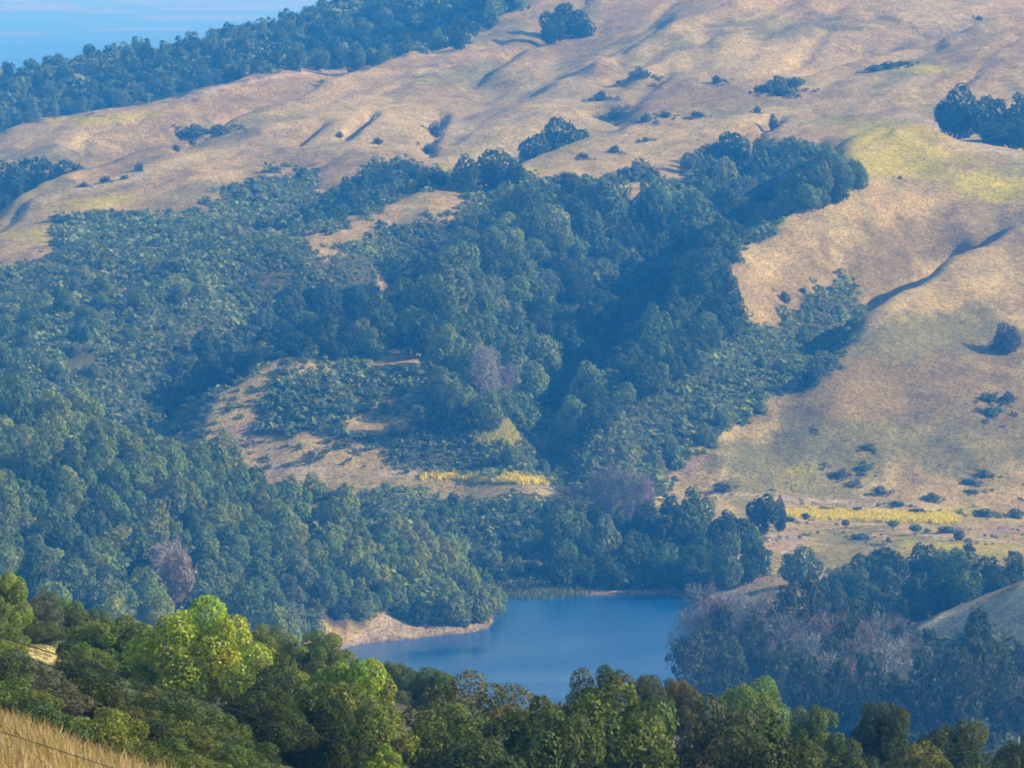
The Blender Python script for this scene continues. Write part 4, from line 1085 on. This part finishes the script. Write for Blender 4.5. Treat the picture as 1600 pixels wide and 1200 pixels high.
SV = [lobes_crown(700 + i, 7, 30, .34, zr=.62, lr=(.34, .5), hue=.08, vary=.2) for i in range(8)]
def brush_patch(name, label, d0, d1, p0, p1, step, zfun, size, seed, dens=1.0):
    P, r = cells(d0, d1, p0, p1, step, seed, step * 1.15)
    bx, by = project(P)
    nj = fbm(P[:, 0] / 5, P[:, 1] / 9, 51, 3)
    ok = zfun(bx + 26 * nj + r.normal(size=len(P)) * 9, by + 16 * nj + r.normal(size=len(P)) * 5) & (P[:, 2] > .8) & (r.random(len(P)) < dens) & (by > -25) & (fbm(P[:, 0] / 11, P[:, 1] / 20, 85, 3) > -.42)
    P = P[ok]
    P = P[visible(P + np.array([0, 0, 2.2]))]
    s = r.uniform(size[0], size[1], len(P)) * (1 + .5 * (r.random(len(P)) < .12))
    s *= np.clip(.95 + .9 * fbm(P[:, 0] / 16, P[:, 1] / 26, 83, 3), .55, 1.5)
    base_c = np.array([[.155, .205, .060], [.190, .235, .080], [.110, .155, .044], [.20, .19, .10], [.20, .255, .055]])
    k = r.choice(5, len(P), p=[.40, .26, .22, .05, .07])
    patch = 1 + .5 * fbm(P[:, 0] / 25, P[:, 1] / 40, 77, 3)
    c = base_c[k] * patch[:, None] * r.uniform(.8, 1.2, (len(P), 1))
    print(name, len(P))
    merged(name, SV, P - np.array([0, 0, .15]), np.stack([s, s * r.uniform(.75, 1.35, len(P))], 1), c, M_LEAF, seed, label=label, cat='brush')
brush_patch('brush', 'grey-green coyote brush covering the middle slopes and canyon', 1890, 2700, -30, 1380, 1.95, lambda x, y: zone(x, y) & ~in_poly(x, y, SHADEZ[0]) & ~in_poly(x, y, SHADEZ[1]), (1.05, 2.0), 1)
brush_patch('sparse_brush', 'thin scattered brush on the grassy nose and openings', 1890, 2450, 300, 900, 2.4, lambda x, y: ~zone(x, y) & (in_poly(x, y, GRASSY[0]) | in_poly(x, y, GRASSY[2])), (.7, 1.5), 8, .4)
brush_patch('thicket', 'dense green thicket between the track and the cove', 1748, 1900, 380, 1200, 1.9, lambda x, y: in_poly(x, y, BRUSH[1]), (.9, 1.7), 2)
brush_patch('far_wood', 'dark brush and small trees massed on the far top-left ridge', 3080, 3700, -40, 900, 3.6, lambda x, y: in_poly(x, y, BRUSH[2]) & ~in_poly(x, y, GRASSY[-1]), (1.8, 3.2), 3)
brush_patch('undergrowth', 'shaded undergrowth beneath the left wood', 1380, 1770, -30, 790, 3.4, lambda x, y: in_poly(x, y, [(-60, 600), (100, 640), (400, 760), (700, 890), (775, 965), (760, 978), (650, 972), (600, 955), (545, 985), (460, 950), (400, 1060), (-60, 1060)]) & ~in_poly(x, y, BLUFF_T), (1.3, 2.4), 4, .8)
brush_patch('pine_undergrowth', 'dark undergrowth beneath the pines at lower right', 1230, 1560, 1070, 1640, 3.4, lambda x, y: (x > 1085) & (y > 985) & ~in_poly(x, y, KNOLL), (1.2, 2.2), 5, .7)
brush_patch('meadow_scrub', 'sparse low scrub dotted over the meadow and lower hillside', 1800, 2100, 1080, 1620, 3.0, lambda x, y: (fbm(x / 60, y / 14, 88, 3) > .22) & (y > 690) & (y < 870), (.35, .8), 6, .35)

if REST:
    RV = [lobes_crown(720 + i, 18, 420, .115, zr=.9, lr=(.2, .38), vary=.25) for i in range(5)]
    merged('small_trees', RV, np.array([q[0] for q in REST]), np.array([[q[1], q[2] / 1.75] for q in REST]), np.array([q[3] for q in REST]), M_LEAF, 9, label='smaller half-hidden trees filling the far woods', cat='trees')

def tufts(name, label, cat, poly_fn, d0, d1, p0, p1, step, size, hgt, cols, mat, seed, minz=.2):
    P, r = cells(d0, d1, p0, p1, step, seed)
    bx, by = project(P)
    ok = poly_fn(bx, by, r) & (P[:, 2] > minz)
    P = P[ok]
    P = P[visible(P + np.array([0, 0, .6]))]
    k = r.integers(0, len(cols), len(P))
    print(name, len(P))
    if len(P) == 0: return
    var = []
    for i in range(5):
        q = np.random.default_rng(seed * 10 + i)
        m_ = 10
        b_ = np.c_[q.normal(size=(m_, 2)) * .45, np.zeros(m_)]
        t_ = b_ + np.c_[q.normal(size=(m_, 2)) * .3, q.uniform(.5, 1.1, m_)]
        w_ = unit(np.c_[q.normal(size=(m_, 2)), np.zeros(m_)]) * .16
        V = np.stack([b_ - w_, b_ + w_, t_ + w_ * .8, t_ - w_ * .8], 1).reshape(-1, 3)
        var.append((V, np.arange(m_ * 4).reshape(m_, 4), np.repeat(q.uniform(.7, 1.3, (m_, 1)), 4, 0) * np.ones((1, 3))))
    s = r.uniform(.7, 1.3, len(P))
    merged(name, var, P, np.stack([s * size, s * hgt], 1), np.array(cols)[k], mat, seed, label=label, cat=cat)
def ell(px, py, rx, ry, x, y, r, edge=.35):
    return np.hypot((x - px) / rx, (y - py) / ry) + r.normal(size=x.shape) * edge * .6 < 1
YC = [(.84, .70, .0), (.78, .64, .0), (.55, .50, .02)]
tufts('mustard_flowers', 'yellow mustard strip flowering across the meadow at right', 'mustard', lambda x, y, r: ell(1365, 808, 116, 6.5, x, y - (x - 1365) * .04, r), 1850, 1990, 1230, 1500, .6, .72, 1.0, YC, M_LEAF, 11)
tufts('mustard_flowers', 'long yellow mustard band along the track above the cove', 'mustard', lambda x, y, r: ell(775, 748, 100, 6.5, x, y - (x - 775) * .03, r), 1870, 1960, 660, 900, .6, .72, 1.0, YC, M_LEAF, 12)
tufts('mustard_flowers', 'pale yellow-green mustard slope at the foot of the grey leafless trees', 'mustard', lambda x, y, r: ell(775, 670, 62, 24, x, y, r), 1890, 2010, 690, 850, .8, .6, .9, [(.42, .42, .07), (.34, .37, .09), (.52, .44, .04)], M_LEAF, 13)
tufts('reeds', 'pale green reeds at the water edge of the cove', 'reeds', lambda x, y, r: ell(838, 930, 62, 9, x, y, r), 1715, 1775, 760, 920, .7, .5, 1.5, [(.15, .19, .07), (.20, .22, .09), (.11, .15, .06)], M_LEAF, 14, -1.4)

# stones and drift along the shore, low growth round the bushes
def rock(i):
    q = np.random.default_rng(i)
    v = np.array([[x, y, z] for z in (-.3, .5) for y in (-.6, .6) for x in (-.7, .7)]) * q.uniform(.6, 1.2, (8, 3))
    f = np.array([[0, 2, 3, 1], [4, 5, 7, 6], [0, 1, 5, 4], [2, 6, 7, 3], [0, 4, 6, 2], [1, 3, 7, 5]])
    return v, f, np.ones((8, 3)) * q.uniform(.7, 1.3)
P, r = cells(1585, 1775, 520, 1080, .9, 21)
ok = (P[:, 2] > -.15) & (P[:, 2] < 1.6) & (r.random(len(P)) < .30 * (1 + 1.5 * fbm(P[:, 0] / 6, P[:, 1] / 6, 91, 2)))
P = P[ok]; P = P[visible(P + np.array([0, 0, .5]))]
sz = r.uniform(.12, .5, len(P)) ** 1.3
merged('shore_stones', [rock(i) for i in range(5)], P, np.stack([sz, sz * .8], 1), np.array([[.42, .33, .24], [.30, .25, .20], [.5, .42, .33]])[r.integers(0, 3, len(P))], M_TWIG, 22, label='pale stones and drift scattered along the reservoir shore', cat='stones')
sk = [m_ for m_ in REG if m_['o'].name.startswith('coyote_bush')]
P = np.array([m_['p'] for m_ in sk for _ in range(9)]); rr = np.array([m_['r'] for m_ in sk for _ in range(9)])
an = rng.uniform(0, 6.283, len(P)); ra_ = rr * rng.uniform(.7, 2.3, len(P))
P = np.stack([P[:, 0] + np.cos(an) * ra_, P[:, 1] + np.sin(an) * ra_, P[:, 2]], 1); P[:, 2] = height(P[:, 0], P[:, 1]) - .1
sc_ = rr * rng.uniform(.12, .42, len(P))
merged('bush_fringe', SV, P, np.stack([sc_, sc_], 1), np.array([[.12, .14, .05], [.17, .16, .07], [.26, .21, .09]])[rng.integers(0, 3, len(P))], M_LEAF, 23, label='low weedy growth fringing the scattered bushes on the grass', cat='weeds')

# dry grass on the viewpoint hill: single blades, bent
def dry_grass():
    P, r = cells(84, 122, -160, 420, .075, 15, .12)
    P = P[r.random(len(P)) < .8]
    k = len(P)
    cl = fbm(P[:, 0] / .5, P[:, 1] / 1.2, 99, 3)
    h = r.uniform(.20, .50, k) * (1 + .6 * cl)
    ln = np.c_[r.normal(size=(k, 2)) * .12 + [[-.08, 0.0]], np.zeros(k)]
    w = unit(np.c_[r.normal(size=(k, 2)), np.zeros(k)]) * .007
    top = P + ln + np.c_[np.zeros((k, 2)), h]
    mid_ = P + ln * .35 + np.c_[np.zeros((k, 2)), h * .6]
    V = np.stack([P - w, P + w, mid_ + w * .9, top, mid_ - w * .9], 1).reshape(-1, 3)
    cc = np.array([[.40, .285, .135], [.47, .36, .19], [.33, .225, .105], [.32, .30, .12]])[r.choice(4, k, p=[.4, .3, .2, .1])] * (1 + .4 * cl[:, None])
    me = mesh_np('dry_grass', V, np.arange(k * 5).reshape(k, 5), np.repeat(cc, 5, 0))
    print('dry grass', k)
    obj('dry_grass', me, M_LEAF, label='straw-coloured dry grass on the nearest slope at lower left', cat='grass', kind='stuff')
dry_grass()

# ------------------------------------------------------------------ wires and bleached wood
M_WIRE = mat_plain('wire_mat', (.035, .03, .03), .5)
def wire(label, pts, rad, sag):
    A, B = np.array(pts[0]), np.array(pts[1])
    t = np.linspace(0, 1, 41)
    L = A + (B - A) * t[:, None]
    L[:, 2] -= sag * 4 * t * (1 - t)
    me = mesh_np('power_line', *join([tube(L[i], L[i + 1], rad, rad, 6) for i in range(40)]))
    obj('power_line', me, M_WIRE, label=label, cat='power line')
wire('thin dark power line crossing the bushes and the largest tree at left', (at(-420, 868, 150), at(700, 1216, 150)), .014, -0.05)
wire('thin dark power line crossing the straw-coloured slope at lower left', (at(-420, 1008, 80), at(700, 1374, 80)), .0062, -0.02)

M_LOG = mat_plain('bleached_wood_mat', (.62, .58, .54), .8)
for (a, b, lab) in [((1188, 850), (1199, 844), 'left bleached fallen log under the tall meadow-edge oak'), ((1201, 849), (1212, 842), 'right bleached fallen log under the tall meadow-edge oak')]:
    A, B = ray([a[0], b[0]], [a[1], b[1]], 1600)
    B = A + unit((B - A)[None])[0] * min(3.0, np.linalg.norm(B - A)); B[2] = float(height(B[0], B[1])) + .5
    A[2] = float(height(A[0], A[1])) + .25
    mid_ = (A + B) / 2 + [0, 0, .15]
    ps = [tube(A, mid_, .28, .24, 8), tube(mid_, B, .24, .12, 8), tube(mid_, mid_ + [.5, -.2, .9], .10, .03, 6), tube(A * .7 + B * .3, A * .7 + B * .3 + [-.4, -.3, .7], .08, .03, 6)]
    obj('fallen_log', mesh_np('fallen_log', *join(ps), None, True), M_LOG, label=lab, cat='log', group='bleached logs')

# ------------------------------------------------------------------ haze
zlo, zhi = float(gZ.min()) - 1.0, max(float(gZ.max()) + 22.0, 172.0)
xw = float(np.abs(gX).max()) + 50
hy0, hy1 = -60.0, float(DD[-1]) + 100
hv = np.array([[x, y, z] for z in (zlo, zhi) for y in (hy0, hy1) for x in (-xw, xw)])
hf = np.array([[0, 2, 3, 1], [4, 5, 7, 6], [0, 1, 5, 4], [2, 6, 7, 3], [0, 4, 6, 2], [1, 3, 7, 5]])
m, nt, out = new_mat('haze_mat')
pv = N(nt, 'ShaderNodeVolumePrincipled')
pv.inputs['Color'].default_value = (*HAZE_COLOR, 1)
pv.inputs['Density'].default_value = HAZE_DENSITY
pv.inputs['Absorption Color'].default_value = (*HAZE_ABSORB, 1)
nt.links.new(pv.outputs[0], out.inputs['Volume'])
obj('haze', mesh_np('haze', hv, hf), m, kind='stuff', label='thin blue morning haze filling the whole valley', cat='haze')
print('terrain z', gZ.min(), gZ.max(), 'xw', xw)
